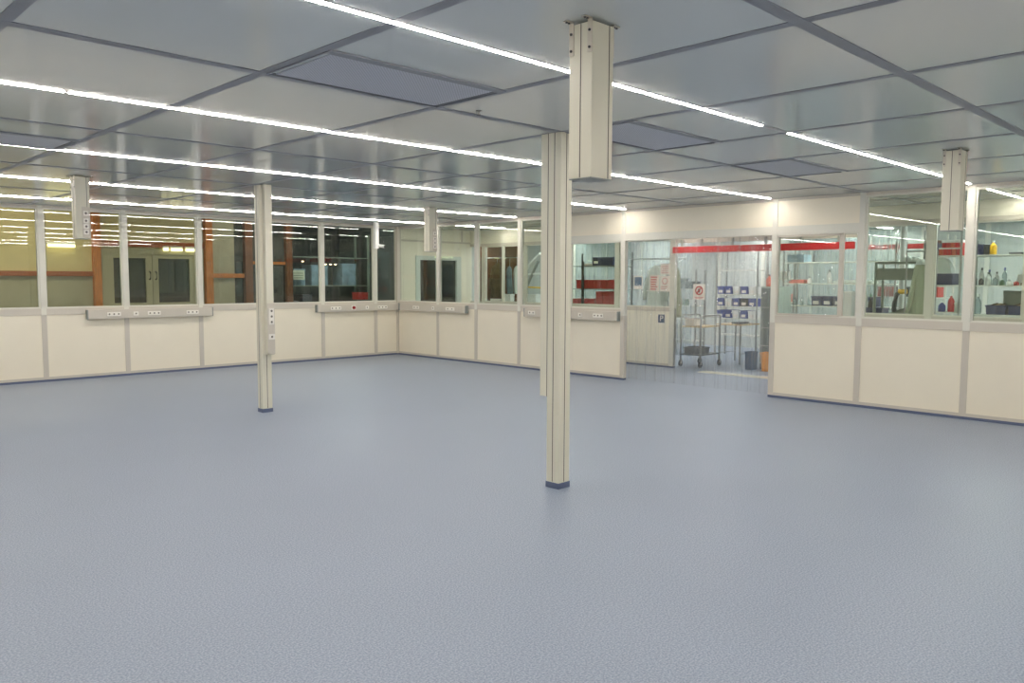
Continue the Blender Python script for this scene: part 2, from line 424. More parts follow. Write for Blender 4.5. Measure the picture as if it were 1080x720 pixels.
MB().box(10.74, 11.165, YA + .01, YA + .02, 1.03, 1.99).build('pane', M['darkglass'], dd)
MB().box(11.24, 11.74, YA + .01, YA + .02, 1.03, 1.99).build('pane', M['darkglass'], dd)
MB().box(11.21, 11.225, YA - .06, YA - .045, .95, 1.25).build('handle', M['steel'], dd)
t = tag(MB().tube([(12.05, 13.35, 0), (12.05, 13.35, H)], .028, 12).build('pipe', M['alu_lt'], smooth=True), 'slim pale vertical pipe beside the corridor end wall, left of the brown jacket window', 'pipe')

# ---------------------------------------------------------------- second partition
S2 = MB()
for a, b, hz in ((8.15, YA, 2.34), (YW, 4.93, 2.42)):
    S2.box(X2 + .006, X2 + T - .006, a, b, .06, 1.02).box(X2 + .006, X2 + T - .006, a, b, hz + .04, H - .0)
S2.box(X2 + .006, X2 + T - .006, 4.93, 8.15, 2.34, H)
struct('wall_rear', S2, M['header'])
for a, b, hz in ((8.15, YA, 2.32), (YW, 4.93, 2.40)):
    trim(MB().box(X2 - .002, X2 + T, a, b, .03, .07).box(X2 - .002, X2 + T, a, b, 1.02, 1.09).box(X2 - .003, X2 + T, a, b, hz, hz + .06), M['alu'])
trim(MB().box(X2 - .003, X2 + T, 4.93, 8.15, 2.24, 2.36), M['alu'])
P2 = [8.20, 9.45, 10.7, 11.95, 13.22]
for p in P2: trim(MB().box(X2 - .006, X2 + T, p - .05, p + .05, .03, 2.32), M['alu_lt'])
for p in (4.88, 3.90, 2.7, 1.5, .3): trim(MB().box(X2 - .006, X2 + T, p - .045, p + .045, .03, 2.40), M['alu_lt'])
for a, b in zip(P2, P2[1:]): window('x', X2, a + .05, b - .05, 1.09, 2.32, 'glass2')
for a, b in zip((.3, 1.5, 2.7, 3.90), (1.5, 2.7, 3.90, 4.88)): window('x', X2, a + .045, b - .045, 1.09, 2.40, 'glass2')
trim(MB().box(X2 - .004, X2 + .03, 12.55, 12.62, 1.1, 2.32).box(X2 - .004, X2 + .03, 12.66, 12.98, 1.1, 1.16), M['alu_lt'])
struct('baseboard_rear', MB().box(X2 - .006, X2 + T, 8.15, YA, 0, .032).box(X2 - .006, X2 + T, YW, 4.93, 0, .032), M['skirt'])
trim(MB().box(X2 - .22, X2 + .02, 4.95, 7.5, 0, .008), mat('floor_shine', (236, 232, 210), .25))  # pale strip standing in for the bright floor reflection in the rear opening

# adjoining room shell
struct('wall_far', MB().box(X3, X3 + .1, YW, 17.0, 0, H), M['farwall'])
struct('wall_far_left', MB().box(X2 + T, X3, 16.9, 17.0, 0, H), M['farwall'])
struct('wall_far_near', MB().box(X2 + T, X3, YW - .1, YW, 0, H), M['farwall'])
for k in range(17):
    y = -2.4 + 1.15 * k
    trim(MB().box(X3 - .03, X3, y - .04, y + .04, 0, H), M['alu_lt'])
for k, y in enumerate((-1.4, 1.35, 3.35, 6.2, 9.1, 12.1, 15.0)):
    lab = ['past the right photo edge, farthest right', 'past the right photo edge, above the tote shelves', 'seen above the yellow bottle shelf', 'above the coat and rack', 'above the trolley', 'above the red bin rack', 'at the left end, above the brown jacket'][k]
    t = thing('ceiling_light', 'white LED batten in the rear room ceiling, ' + lab.replace('past the right photo edge, ', 'far right, '), 'ceiling light', (12.6, y, H), 'LED battens in the rear room')
    MB().box(12.7, 17.0, y - .06, y + .06, H - .03, H, .005).build('housing', M['white'], t)
    MB().box(12.75, 16.95, y - .04, y + .04, H - .04, H - .029).build('diffuser', M['ledfar'], t)

# ---------------------------------------------------------------- strip curtains
def strip_mesh(x, y0, y1, z0, z1, seed, amp=.012, crease=True):
    mb = MB(); rnd = random.Random(seed); n, k = 90, 8
    ph = rnd.random() * 6; cz = z1 - rnd.uniform(.05, .3); cz2 = z1 - rnd.uniform(.3, 1.1); sl = rnd.choice((-1, 1)) * rnd.uniform(.5, 1.6)
    G = []
    for i in range(n + 1):
        z = z0 + (z1 - z0) * i / n; row = []
        for j in range(k + 1):
            u = j / k; y = y0 + (y1 - y0) * u
            bow = .5 * amp * math.cos((u - .5) * math.pi) + amp * math.sin(z * 1.7 + ph + u) * (1 - (z - z0) / (z1 - z0) * .7)
            cr = (.014 * math.exp(-((z - cz - sl * (y - y0)) / .022) ** 2) + .010 * math.exp(-((z - cz2 + sl * (y - y0)) / .02) ** 2)) if crease else 0
            row.append(mb.bm.verts.new((x + bow + cr, y + .004 * math.sin(z * 3 + ph), z)))
        G.append(row)
    for i in range(n):
        for j in range(k): mb.bm.faces.new((G[i][j], G[i][j + 1], G[i + 1][j + 1], G[i + 1][j]))
    return mb

t = thing('strip_curtain', 'clear plastic strip curtain hanging in the doorway opening of the near partition', 'strip curtain', (XB + .12, 6.48, 0))
MB().box(XB + .072, XB + .10, 5.25, 7.71, 2.22, 2.28, .003).build('mounting_rail', M['steel'], t)
y = 5.25; k = 0
while y < 7.6:
    strip_mesh(XB + .115 + (.018 if k % 2 else 0), y, min(y + .2, 7.72), .015, 2.27, k).build('strip', M['pvc'], t, smooth=True)
    y += .176; k += 1
t = thing('strip_curtain', 'strip curtain with a red header rail, hanging in the rear partition opening', 'strip curtain', (X2 - .05, 6.5, 0))
MB().box(X2 - .075, X2 - .04, 4.94, 8.16, 2.065, 2.175, .004).build('header_rail', M['red'], t)
for yy in (5.2, 5.8, 6.4, 7.0, 7.6, 8.0): MB().box(X2 - .05, X2 - .004, yy - .015, yy + .015, 2.15, 2.30).build('bracket', M['steel'], t)
y = 4.96; k = 40
while y < 8.05:
    strip_mesh(X2 - .032 + (.014 if k % 2 else 0), y, min(y + .2, 8.14), .02, 2.09, k).build('strip', M['pvc'], t, smooth=True)
    y += .18; k += 1

# ---------------------------------------------------------------- sockets and trunking
def socket_x(parent, x, y, z, n, hor=True, w=.055, mplate='socket'):
    """socket plate on a face that looks along -x"""
    L = w * n
    if hor: p = MB().box(x - .008, x + .002, y - L / 2, y + L / 2, z - .032, z + .032, .003).build('socket_plate', M[mplate], parent)
    else: p = MB().box(x - .008, x + .002, y - .032, y + .032, z - L / 2, z + L / 2, .003).build('socket_plate', M[mplate], parent)
    for i in range(n):
        o = (i - (n - 1) / 2) * w
        c = (y + o, z) if hor else (y, z + o)
        MB().cyl((x - .0095, c[0], c[1]), (x - .004, c[0], c[1]), .013, 14).build('outlet', M['pin'], p)
def socket_y(parent, x, y, z, n, hor=True, w=.055, mplate='socket'):
    """socket plate on a face that looks along -y"""
    L = w * n
    if hor: p = MB().box(x - L / 2, x + L / 2, y - .008, y + .002, z - .032, z + .032, .003).build('socket_plate', M[mplate], parent)
    else: p = MB().box(x - .032, x + .032, y - .008, y + .002, z - L / 2, z + L / 2, .003).build('socket_plate', M[mplate], parent)
    for i in range(n):
        o = (i - (n - 1) / 2) * w
        c = (x + o, z) if hor else (x, z + o)
        MB().cyl((c[0], y - .0095, c[1]), (c[0], y - .004, c[1]), .013, 14).build('outlet', M['pin'], p)

D = .075
def trunk(axis, a, b, lab, z0=.94, z1=1.085):
    if axis == 'y':
        t = thing('cable_trunking', lab, 'cable trunking', ((a + b) / 2, YA, z0), 'cable trunking on the partitions')
        MB().box(a + .01, b - .01, YA - D, YA - .004, z0, z1, .004).build('body', M['alu'], t)
        MB().box(a + .012, b - .012, YA - D - .002, YA - D + .004, z0 + .022, z1 - .022, .001).build('cover', M['alu'], t)
        for e in (a, b): MB().box(e - .006 if e == a else e - .012, e + .012 if e == a else e + .006, YA - D - .003, YA - .004, z0 - .002, z1 + .002, .002).build('end_cap', M['grey'], t)
    else:
        t = thing('cable_trunking', lab, 'cable trunking', (XB, (a + b) / 2, z0), 'cable trunking on the partitions')
        MB().box(XB - D, XB - .004, a + .01, b - .01, z0, z1, .004).build('body', M['alu'], t)
        MB().box(XB - D - .002, XB - D + .004, a + .012, b - .012, z0 + .022, z1 - .022, .001).build('cover', M['alu'], t)
        for e in (a, b): MB().box(XB - D - .003, XB - .004, e - .006 if e == a else e - .012, e + .012 if e == a else e + .006, z0 - .002, z1 + .002, .002).build('end_cap', M['grey'], t)
    return t
t = trunk('y', 4.07, 6.09, 'grey cable trunking on the left partition, under the hall double door')
socket_y(t, 4.46, YA - D - .002, 1.012, 3, w=.07); socket_y(t, 4.80, YA - D - .002, 1.012, 1, w=.08); socket_y(t, 5.09, YA - D - .002, 1.012, 3, w=.07); socket_y(t, 5.73, YA - D - .002, 1.012, 3, w=.07)
t = trunk('y', 8.16, 10.10, 'grey cable trunking with a round red emergency button, ending in the room corner')
socket_y(t, 8.57, YA - D - .002, 1.012, 3, w=.08)
MB().box(8.93, 9.03, YA - D - .006, YA - D, .97, 1.06, .003).build('button_plate', M['socket'], t)
MB().cyl((8.98, YA - D - .03, 1.015), (8.98, YA - D - .004, 1.015), .032, 18).build('emergency_button', M['red_btn'], t)
socket_y(t, 9.30, YA - D - .002, 1.012, 1, w=.08); socket_y(t, 9.68, YA - D - .002, 1.012, 3, w=.08)
t = trunk('x', 11.42, 13.50, 'grey cable trunking on the right partition starting at the room corner')
socket_x(t, XB - D - .002, 12.94, 1.012, 2, w=.1); socket_x(t, XB - D - .002, 12.39, 1.012, 1, w=.07); socket_x(t, XB - D - .002, 11.87, 1.012, 2, w=.13)
t = trunk('x', 7.79, 9.86, 'grey cable trunking on the right partition beside the strip curtain opening')
socket_x(t, XB - D - .002, 9.67, 1.012, 2, w=.08); socket_x(t, XB - D - .002, 8.56, 1.012, 1, w=.08); socket_x(t, XB - D - .002, 8.18, 1.012, 3, w=.07)

# ---------------------------------------------------------------- columns
def column(x0, y0, w, d, lab):
    t = thing('support_column', lab, 'column', (x0 + w / 2, y0 + d / 2, 0), 'floor to ceiling columns')
    MB().box(x0, x0 + w, y0, y0 + d, 0, H, .004).build('shaft', M['duct'], t)
    g = MB()
    g.box(x0 - .0012, x0 + .002, y0 + d / 2 - .003, y0 + d / 2 + .003, .05, H).box(x0 + w / 2 - .003, x0 + w / 2 + .003, y0 - .0012, y0 + .002, .05, H)
    g.build('seam', M['groove'], t)
    MB().box(x0 - .004, x0 + w + .004, y0 - .004, y0 + d + .004, 0, .045, .002).build('plinth', M['skirt'], t)
    return t
t = column(4.450, 3.99, .125, .125, 'cream support column with blue foot nearest the camera, in the middle of the room')
dct = MB().box(4.452, 4.53, 4.117, 4.19, .70, H, .003).build('cable_duct', M['duct'], t)
MB().box(4.4505, 4.454, 4.117, 4.120, .70, H).build('seam', M['groove'], dct)
t = column(4.505, 8.755, .125, .115, 'cream support column with socket outlets, in front of the left partition')
dct = MB().box(4.545, 4.635, 8.688, 8.755, .69, H, .003).build('cable_duct', M['duct'], t)
sp = MB().box(4.548, 4.640, 8.680, 8.69, .70, 1.30, .002).build('socket_panel', M['alu'], t)
socket_y(t, 4.597, 8.679, 1.145, 3, hor=False, w=.065); socket_y(t, 4.597, 8.679, .905, 1, hor=True, w=.075)

# ---------------------------------------------------------------- hanging power ducts
def hanging(lab, x0, y0, w=.14, d=.13, sockets=False, zb=2.025):
    t = thing('hanging_power_duct', lab, 'power duct', (x0 + w / 2, y0 + d / 2, zb), 'power ducts hanging from the ceiling')
    MB().box(x0, x0 + w, y0, y0 + d, zb, H - .012, .003).build('body', M['duct'], t)
    MB().box(x0 - .0012, x0 + .002, y0 + d * .5 - .002, y0 + d * .5 + .002, zb + .002, H - .014).box(x0 + w * .8 - .002, x0 + w * .8 + .002, y0 - .0012, y0 + .002, zb + .002, H - .014).build('seam', M['groove'], t)
    MB().box(x0 + .001, x0 + w - .001, y0 + .001, y0 + d - .001, zb - .004, zb + .002, .001).build('end_cap', M['grey'], t)
    for sx in (-1, 1):
        for yy in (y0 + .012, y0 + d - .012):
            xf = x0 if sx < 0 else x0 + w
            a, b = sorted((xf, xf + sx * .004)); c, e = sorted((xf, xf + sx * .045))
            br = MB().box(a, b, yy - .012, yy + .012, H - .14, H - .001).box(c, e, yy - .012, yy + .012, H - .005, H - .001).build('bracket', M['alu'], t)
            for zz in (H - .05, H - .12): MB().cyl((xf + sx * .008, yy, zz), (xf + sx * .003, yy, zz), .006, 8).build('bolt', M['bolt'], br)
            for dx in (.02, .036): MB().cyl((xf + sx * dx, yy, H - .010), (xf + sx * dx, yy, H - .004), .005, 8).build('bolt', M['bolt'], br)
    if sockets:
        MB().box(x0 + w * .42, x0 + w - .004, y0 - .005, y0 + .001, zb + .01, zb + .34, .001).build('socket_panel', M['alu'], t)
        for k, zz in enumerate((zb + .07, zb + .13, zb + .19, zb + .27)):
            p = MB().box(x0 + w * .5, x0 + w - .02, y0 - .009, y0 - .003, zz - .025, zz + .025, .002).build('socket_plate', M['socket'], t)
            MB().cyl((x0 + w * .68, y0 - .0105, zz), (x0 + w * .68, y0 - .006, zz), .012, 12).build('outlet', M['pin'], p)
    return t
hanging('cream power duct hanging from ceiling brackets, largest and nearest the camera', 2.630, 2.188, .14, .125)
hanging('cream power duct hanging in front of the right partition windows', 7.300, 2.135, .15, .14, zb=2.012)
hanging('power duct with socket outlets hanging at the left, in front of the yellowish hall', 2.735, 9.385, .14, .14, True, zb=2.012)
hanging('power duct with socket outlets hanging near the room corner', 7.69, 9.56, .15, .13, True, zb=2.012)

# security camera
t = thing('security_camera', 'small white security camera on a thin ceiling pole near the room corner', 'security camera', (9.13, 13.0, 2.68))
MB().box(9.09, 9.17, 12.965, 13.035, 2.18, H).build('pole', M['white'], t)
MB().lathe(9.13, 13.0, [(.05, H), (.05, H - .012)]).build('ceiling_plate', M['white'], t)
MB().tube([(9.16, 12.99, 2.22), (9.20, 12.93, 2.225)], .012).build('arm', M['white'], t)
MB().tube([(9.18, 12.97, 2.235), (9.22, 12.85, 2.215)], .032, 14).build('housing', M['white'], t, smooth=False)
MB().cyl((9.2205, 12.8495, 2.215), (9.222, 12.845, 2.2145), .024, 14).build('lens', M['black'], t)

# ---------------------------------------------------------------- notices on the rear partition
def notice(name, lab, cat, y0, y1, z0, z1, m, x=X2 - .004):
    t = thing(name, lab, cat, (x, (y0 + y1) / 2, z0), None)
    MB().box(x - .004, x, y0, y1, z0, z1).build('sheet', m, t)
    return t
t = notice('notice_sheet', 'small poster with a blue-grey picture on the rear window, leftmost', 'poster', 8.85, 9.05, 1.42, 1.66, M['paper'])
MB().box(X2 - .010, X2 - .006, 8.87, 9.03, 1.48, 1.64).build('picture', M['blueink'], t)
def lines(t, y0, y1, z0, z1, n, x=X2 - .0085, m='pinkink', thick=.5):
    q = MB(); h = (z1 - z0) / n
    for i in range(n):
        r = random.Random(i * 7 + n); e = r.uniform(0, .35) * (y1 - y0)
        q.box(x - .001, x, y0 + e, y1, z0 + i * h + h * .2, z0 + i * h + h * (.2 + thick))
    q.build('print', M[m], t)
t = notice('notice_sheet', 'notice with dense red lines on the rear window, between two posters', 'poster', 8.48, 8.69, 1.38, 1.68, M['paper']); lines(t, 8.50, 8.67, 1.40, 1.66, 6, thick=.6)
t = notice('notice_sheet', 'pale notice on the rear window, upper of the right-hand pair', 'poster', 8.25, 8.46, 1.685, 1.88, M['paper']); lines(t, 8.27, 8.44, 1.71, 1.86, 4, thick=.25)
t = notice('notice_sheet', 'pale notice with a round symbol on the rear window, lower of the right-hand pair', 'poster', 8.25, 8.46, 1.38, 1.665, M['paper']); lines(t, 8.27, 8.44, 1.42, 1.49, 2, thick=.3)
r_ = MB()
for k in range(24):
    a0, a1 = 2 * math.pi * k / 24, 2 * math.pi * (k + 1) / 24
    r_.prism([(8.355 + math.cos(a0) * .06, 1.57 + math.sin(a0) * .06), (8.355 + math.cos(a1) * .06, 1.57 + math.sin(a1) * .06), (8.355 + math.cos(a1) * .047, 1.57 + math.sin(a1) * .047), (8.355 + math.cos(a0) * .047, 1.57 + math.sin(a0) * .047)], 'x', X2 - .0095, X2 - .0082)
r_.build('symbol', M['pinkink'], t)
t = notice('parking_sign', 'square dark blue P sign on the cream rear panel', 'sign', 8.345, 8.50, .785, .965, M['paper'], X2 + .004)
MB().box(X2 - .003, X2 - .001, 8.352, 8.493, .812, .960).build('blue_field', M['navysign'], t)
face_text('letter', 'P', .15, (X2 - .0045, 8.42, .885), M['paper'], t)
# no-entry style sign on the strip curtain
xs = X2 - .10
t = thing('prohibition_sign', 'white sign with a red ring and dark hand hanging on the rear strip curtain', 'sign', (xs, 7.58, 1.26))
MB().box(xs - .003, xs, 7.46, 7.70, 1.25, 1.52).build('sheet', M['paper'], t)
r_ = MB()
for k in range(28):
    a0, a1 = 2 * math.pi * k / 28, 2 * math.pi * (k + 1) / 28
    r_.prism([(7.58 + math.cos(a) * r, 1.41 + math.sin(a) * r) for a, r in ((a0, .078), (a1, .078), (a1, .056), (a0, .056))], 'x', xs - .006, xs - .0032)
r_.prism([(7.525, 1.455), (7.54, 1.468), (7.635, 1.365), (7.62, 1.352)], 'x', xs - .0065, xs - .004)
r_.build('red_ring', M['redink'], t)
q = MB().box(xs - .005, xs - .0032, 7.558, 7.605, 1.375, 1.415)
for k in range(4): q.box(xs - .005, xs - .0032, 7.559 + k * .012, 7.567 + k * .012, 1.413, 1.446 - .004 * abs(k - 1.5))
q.build('hand', M['black'], t)
MB().box(xs - .005, xs - .0032, 7.49, 7.67, 1.285, 1.295).box(xs - .005, xs - .0032, 7.51, 7.65, 1.268, 1.276).build('print', M['pinkink'], t)

# ---------------------------------------------------------------- rear room furniture
def rack(lab, x0, x1, y0, y1, zs, pm='steel', sm='grey', top=None, wire=False, name='storage_rack', pr=.014):
    t = thing(name, lab, 'rack', ((x0 + x1) / 2, (y0 + y1) / 2, 0))
    top = top or max(zs) + .05
    for x in (x0, x1):
        for y in (y0, y1): MB().box(x - pr, x + pr, y - pr, y + pr, 0, top, .002).build('upright', M[pm], t)
    for z in zs:
        mb = MB().box(x0 - pr * .5, x1 + pr * .5, y0 - pr * .5, y1 + pr * .5, z - .02, z, .002)
        mb.build('shelf', M[sm], t)
    return t
def bin_(name, lab, cat, x0, x1, y0, y1, z0, z1, m, group=None, label_m=None, taper=.012):
    t = thing(name, lab, cat, ((x0 + x1) / 2, (y0 + y1) / 2, z0), group)
    MB().open_box(x0, x1, y0, y1, z0, z1, taper=taper).build('body', m, t)
    if label_m:
        yc = (y0 + y1) / 2; w = (y1 - y0) * .28
        MB().box(x0 - .003, x0 + .006, yc - w, yc + w, z0 + (z1 - z0) * .15, z0 + (z1 - z0) * .5).build('label_card', label_m, t)
    return t
def box_(name, lab, cat, x0, x1, y0, y1, z0, z1, m, group=None, lid=None, bev=.006):
    t = thing(name, lab, cat, ((x0 + x1) / 2, (y0 + y1) / 2, z0), group)
    zl = z1 - (z1 - z0) * .18
    MB().box(x0, x1, y0, y1, z0, zl, bev).build('body', m, t)
    MB().box(x0 - .004, x1 + .004, y0 - .004, y1 + .004, zl, z1, .003).build('lid', lid or m, t)
    return t
def bottle(name, lab, x, y, z, h, r, m, cap, group=None, cat='bottle'):
    t = thing(name, lab, cat, (x, y, z), group)
    MB().lathe(x, y, [(r * .9, z), (r, z + .01), (r, z + h * .55), (r * .75, z + h * .68), (r * .32, z + h * .78), (r * .32, z + h * .86)]).build('body', m, t, smooth=True)
    MB().lathe(x, y, [(r * .38, z + h * .85), (r * .38, z + h)]).build('cap', cap, t)
    return t

# rack with red bins (seen through the window left of the opening)
rack('dark steel rack holding red bins, behind the window left of the opening', 12.95, 13.35, 9.98, 11.32, (1.055, 1.40, 1.88), 'darkgrey', 'grey', top=2.15)
tag(MB().box(12.88, 12.92, 10.90, 10.945, 0, 1.97).build('rack_post', M['black']), 'black post in front of the red bin rack', 'post')
w = .165
for k in range(6):
    y = 11.14 - k * w
    bin_('red_bin', 'red open bin on the middle shelf of the dark rack, ' + ['leftmost', 'second from the left', 'third from the left', 'third from the right', 'second from the right', 'rightmost'][k], 'bin', 12.94, 13.3, y - w + .006, y, 1.402, 1.585, M['redbin'], 'red bins on the middle shelf', taper=.006)
for k in range(3):
    y = 11.26 - k * .21
    bin_('red_bin', 'low red bin on the bottom shelf of the dark rack, ' + ['left', 'centre', 'right'][k] + ' of three', 'bin', 12.94, 13.3, y - .2, y, 1.057, 1.185, M['redbin'], 'low red bins on the bottom shelf', taper=.006)
for k in range(2):
    y = 10.60 - k * .19
    bin_('red_bin', 'tall red bin on the bottom shelf, ' + ['beside the low bins', 'at the right end'][k], 'bin', 12.94, 13.3, y - .18, y, 1.057, 1.345, M['redbin'], 'tall red bins on the bottom shelf', taper=.006)
t = box_('storage_box', 'navy storage box on the top shelf above the red bins', 'box', 12.95, 13.3, 10.17, 10.71, 1.882, 2.05, M['navy'])
MB().box(12.942, 12.949, 10.56, 10.66, 1.92, 1.97).build('label_card', M['paper'], t)
tag(box_('carton', 'pale carton on the top shelf beside the navy box', 'box', 13.0, 13.3, 10.76, 10.98, 1.882, 1.93, M['paper']), 'flat pale carton on the top shelf beside the navy box', 'box')
# milky sheets hanging behind the racks
def sheet(lab, x, y0, y1, z0=.05, z1=2.5):
    t = thing('plastic_sheet_curtain', lab, 'plastic curtain', (x, (y0 + y1) / 2, z0))
    n = int((y1 - y0) / .3)
    MB().tube([(x, y0, z1 + .01), (x, y1, z1 + .01)], .012).build('rail', M['steel'], t)
    for k in range(n):
        a = y0 + (y1 - y0) * k / n
        strip_mesh(x + (.03 if k % 2 else 0), a, a + (y1 - y0) / n + .02, z0, z1, 100 + k, .02, False).build('sheet', M['sheet'], t, smooth=True)
    return t
sheet('milky plastic curtain behind the red bin rack', 13.9, 8.9, 12.0)
sheet('milky plastic curtain behind the navy bins, right of the trolley', 15.0, 5.2, 7.4)
# things behind the P panel window
t = thing('hanging_coverall', 'pale white coverall hanging behind the rear window with the posters', 'garment', (12.75, 8.95, 1.2))
def garment(mb, cx, cy, z0, z1, wt, wb, dp, folds=5, seed=0, lean=0.0, amp=.2):
    n, k = 18, 28; rings = []
    for i in range(n + 1):
        f = i / n; z = z1 - (z1 - z0) * f
        sh = min(1, (f / .12)) ** .5 if f < .12 else 1
        sh = min(1, f / .09)
        w = (wt + (wb - wt) * f) * (.32 + .68 * sh); d = dp * (.35 + .65 * min(1, f * 4))
        ring = []
        for j in range(k):
            a = 2 * math.pi * j / k
            fo = 1 + amp * (.25 + .75 * f) * math.sin(folds * a + seed + f) + .05 * math.sin(13 * a + 4 * f)
            ring.append(mb.bm.verts.new((cx + math.cos(a) * d * fo, cy + lean * f + math.sin(a) * w * fo + .02 * math.sin(f * 3 + seed), z)))
        rings.append(ring)
    for A, B in zip(rings, rings[1:]):
        for j in range(k): mb.bm.faces.new((A[j], A[(j + 1) % k], B[(j + 1) % k], B[j]))
    mb.bm.faces.new(rings[0]); mb.bm.faces.new(rings[-1])
    return mb
garment(MB(), 12.75, 8.95, .95, 1.86, .16, .24, .07, 5, 1).build('body', M['cloth'], t, smooth=True)
MB().tube([(12.75, 9.08, 1.74), (12.74, 9.2, 1.45), (12.73, 9.22, 1.2)], .05, 10, .035).build('sleeve', M['cloth'], t, smooth=True)
MB().tube([(12.75, 8.82, 1.74), (12.74, 8.72, 1.45), (12.73, 8.7, 1.2)], .05, 10, .035).build('sleeve', M['cloth'], t, smooth=True)
MB().tube([(12.75, 8.95, 1.84), (12.75, 8.95, 1.93), (12.75, 8.92, 1.95), (12.75, 8.95, 1.975)], .005, 6).build('hanger_hook', M['steel'], t)
tag(MB().tube([(12.75, 8.3, 1.99), (12.75, 9.6, 1.99)], .013, 8).build('clothes_rail', M['steel']), 'steel clothes rail behind the poster window', 'rail')
for yy, lab, mm in ((8.50, 'greenish coverall hanging behind the red-lined notice', 'coat'),):
    t = thing('hanging_coverall', lab, 'garment', (12.78, yy, 1.0))
    garment(MB(), 12.78, yy, .9, 1.82, .06, .08, .05, 4, yy).build('body', M[mm], t, smooth=True)
    MB().tube([(12.78, yy, 1.8), (12.78, yy, 1.93), (12.78, yy - .02, 1.95), (12.75, yy, 1.975)], .005, 6).build('hanger_hook', M['steel'], t)

# trolley
def caster(mb_w, x, y, z=0): mb_w.cyl((x, y - .014, .055), (x, y + .014, .055), .055, 16)
t = thing('trolley', 'steel tube trolley with wooden shelf, standing in the rear opening', 'trolley', (12.9, 8.02, 0))
x0, x1, y0, y1 = 12.57, 13.22, 7.84, 8.26
for yy in (y0, y1):
    MB().tube([(x0, yy, .11), (x0, yy, .88), (x0 + .02, yy, .93), (x0 + .06, yy, .945), (x1 - .06, yy, .945), (x1 - .02, yy, .93), (x1, yy, .88), (x1, yy, .11)], .016, 8).build('frame', M['steel'], t, smooth=True)
MB().tube([(x0, y0, .90), (x0, y1, .90)], .011).build('handle', M['steel'], t); MB().tube([(x1, y0, .90), (x1, y1, .90)], .011).build('handle', M['steel'], t)
MB().box(x0, x1, y0, y1, .725, .75, .003).build('shelf', M['woodlt'], t); MB().box(x0, x1, y0, y1, .215, .24, .003).build('shelf', M['darkgrey'], t)
for x in (x0, x1):
    for yy in (y0, y1):
        c = MB(); caster(c, x, yy); o = c.build('caster', M['black'], t)
        MB().box(x - .02, x + .02, yy - .022, yy - .016, .05, .12).box(x - .02, x + .02, yy + .016, yy + .022, .05, .12).box(x - .02, x + .02, yy - .022, yy + .022, .11, .12).build('fork', M['steel'], o)
box_('carton', 'small cream carton standing on the trolley shelf, left side', 'box', 12.62, 12.85, 8.02, 8.22, .752, .88, M['paper'])
bin_('dark_crate', 'dark crate on the lower shelf of the trolley', 'crate', 12.60, 12.95, 7.88, 8.22, .242, .36, M['darkgrey'])
# workbench behind trolley
t = thing('work_table', 'small steel table with pale wooden top behind the trolley', 'table', (13.9, 7.85, 0))
MB().box(13.55, 14.25, 7.58, 8.12, .735, .76, .003).build('table_top', M['woodlt'], t)
for x in (13.6, 14.2):
    for yy in (7.63, 8.07): MB().box(x - .013, x + .013, yy - .013, yy + .013, 0, .735, .002).build('leg', M['steel'], t)
MB().tube([(13.6, 7.63, .2), (14.2, 7.63, .2)], .01).tube([(13.6, 8.07, .2), (14.2, 8.07, .2)], .01).build('stretcher', M['steel'], t)
box_('parts_tray', 'flat dark tray on the small steel table', 'tray', 13.65, 13.95, 7.65, 7.85, .762, .80, M['darkgrey'])
# rack with blue bins at the back, seen through the opening
rack('rack with blue bins far behind the trolley', 15.0, 15.4, 8.06, 9.0, (.45, .8, 1.05, 1.3, 1.8), 'steel', 'alu_lt', top=2.3)
n = 0
for zi, z in enumerate((.802, 1.052, 1.302)):
    for k in range(5):
        y = 8.97 - k * .18; n += 1
        mm = 'bluebin' if (k < 1 or (k + zi) % 2) else ('black' if k == 3 else 'white')
        bin_('parts_bin', '%s bin on the rear blue-bin rack, %s, %s bin shelf' % ({'bluebin': 'blue', 'black': 'black', 'white': 'white'}[mm], ['far left', 'left of centre', 'centre', 'right of centre', 'far right'][k], ['lowest', 'middle', 'upper'][zi]), 'bin', 14.98, 15.35, y - .165, y, z, z + .16, M[mm], 'bins on the rear rack behind the trolley', M['paper'])
rack('slim grey rack left of the blue-bin rack, behind the trolley', 14.6, 14.95, 9.25, 9.95, (.3, .75, 1.05, 1.4), 'steel', 'alu_lt', top=1.8)
for k, (yy, h, mm, l) in enumerate(((9.85, .22, 'darkgrey', 'dark case on the slim grey rack, upper shelf'), (9.55, .16, 'darkgrey', 'wide dark case beside another on the slim grey rack'))):
    box_('instrument_case', l, 'case', 14.65, 14.9, yy - .22, yy, 1.402, 1.402 + h, M[mm])
for k, (yy, mm, l) in enumerate(((9.85, 'pink', 'pale red box on the slim grey rack, middle shelf'), (9.6, 'green', 'green box on the slim grey rack, middle shelf'), (9.42, 'white', 'white box on the slim grey rack, middle shelf'))):
    box_('small_box', l, 'box', 14.62, 14.85, yy - .15, yy, 1.052, 1.18, M[mm])
rack('light steel rack right of the blue-bin rack', 14.2, 14.6, 7.02, 7.42, (.12, .45, .82, 1.18, 1.62), 'steel', 'alu_lt', top=1.9)
for z, y, mm, h, l in ((.822, 7.3, 'black', .13, 'black case on the light steel rack, centre shelf'), (1.182, 7.3, 'pink', .15, 'pale red box on the light steel rack'), (.452, 7.32, 'darkgrey', .12, 'dark grey case low on the light steel rack'), (.122, 7.35, 'navy', .15, 'navy case on the bottom shelf of the light steel rack'), (1.622, 7.35, 'white', .14, 'white box on the top shelf of the light steel rack')):
    box_('small_box', l, 'box', 14.22, 14.5, y - .24, y, z, z + h, M[mm])
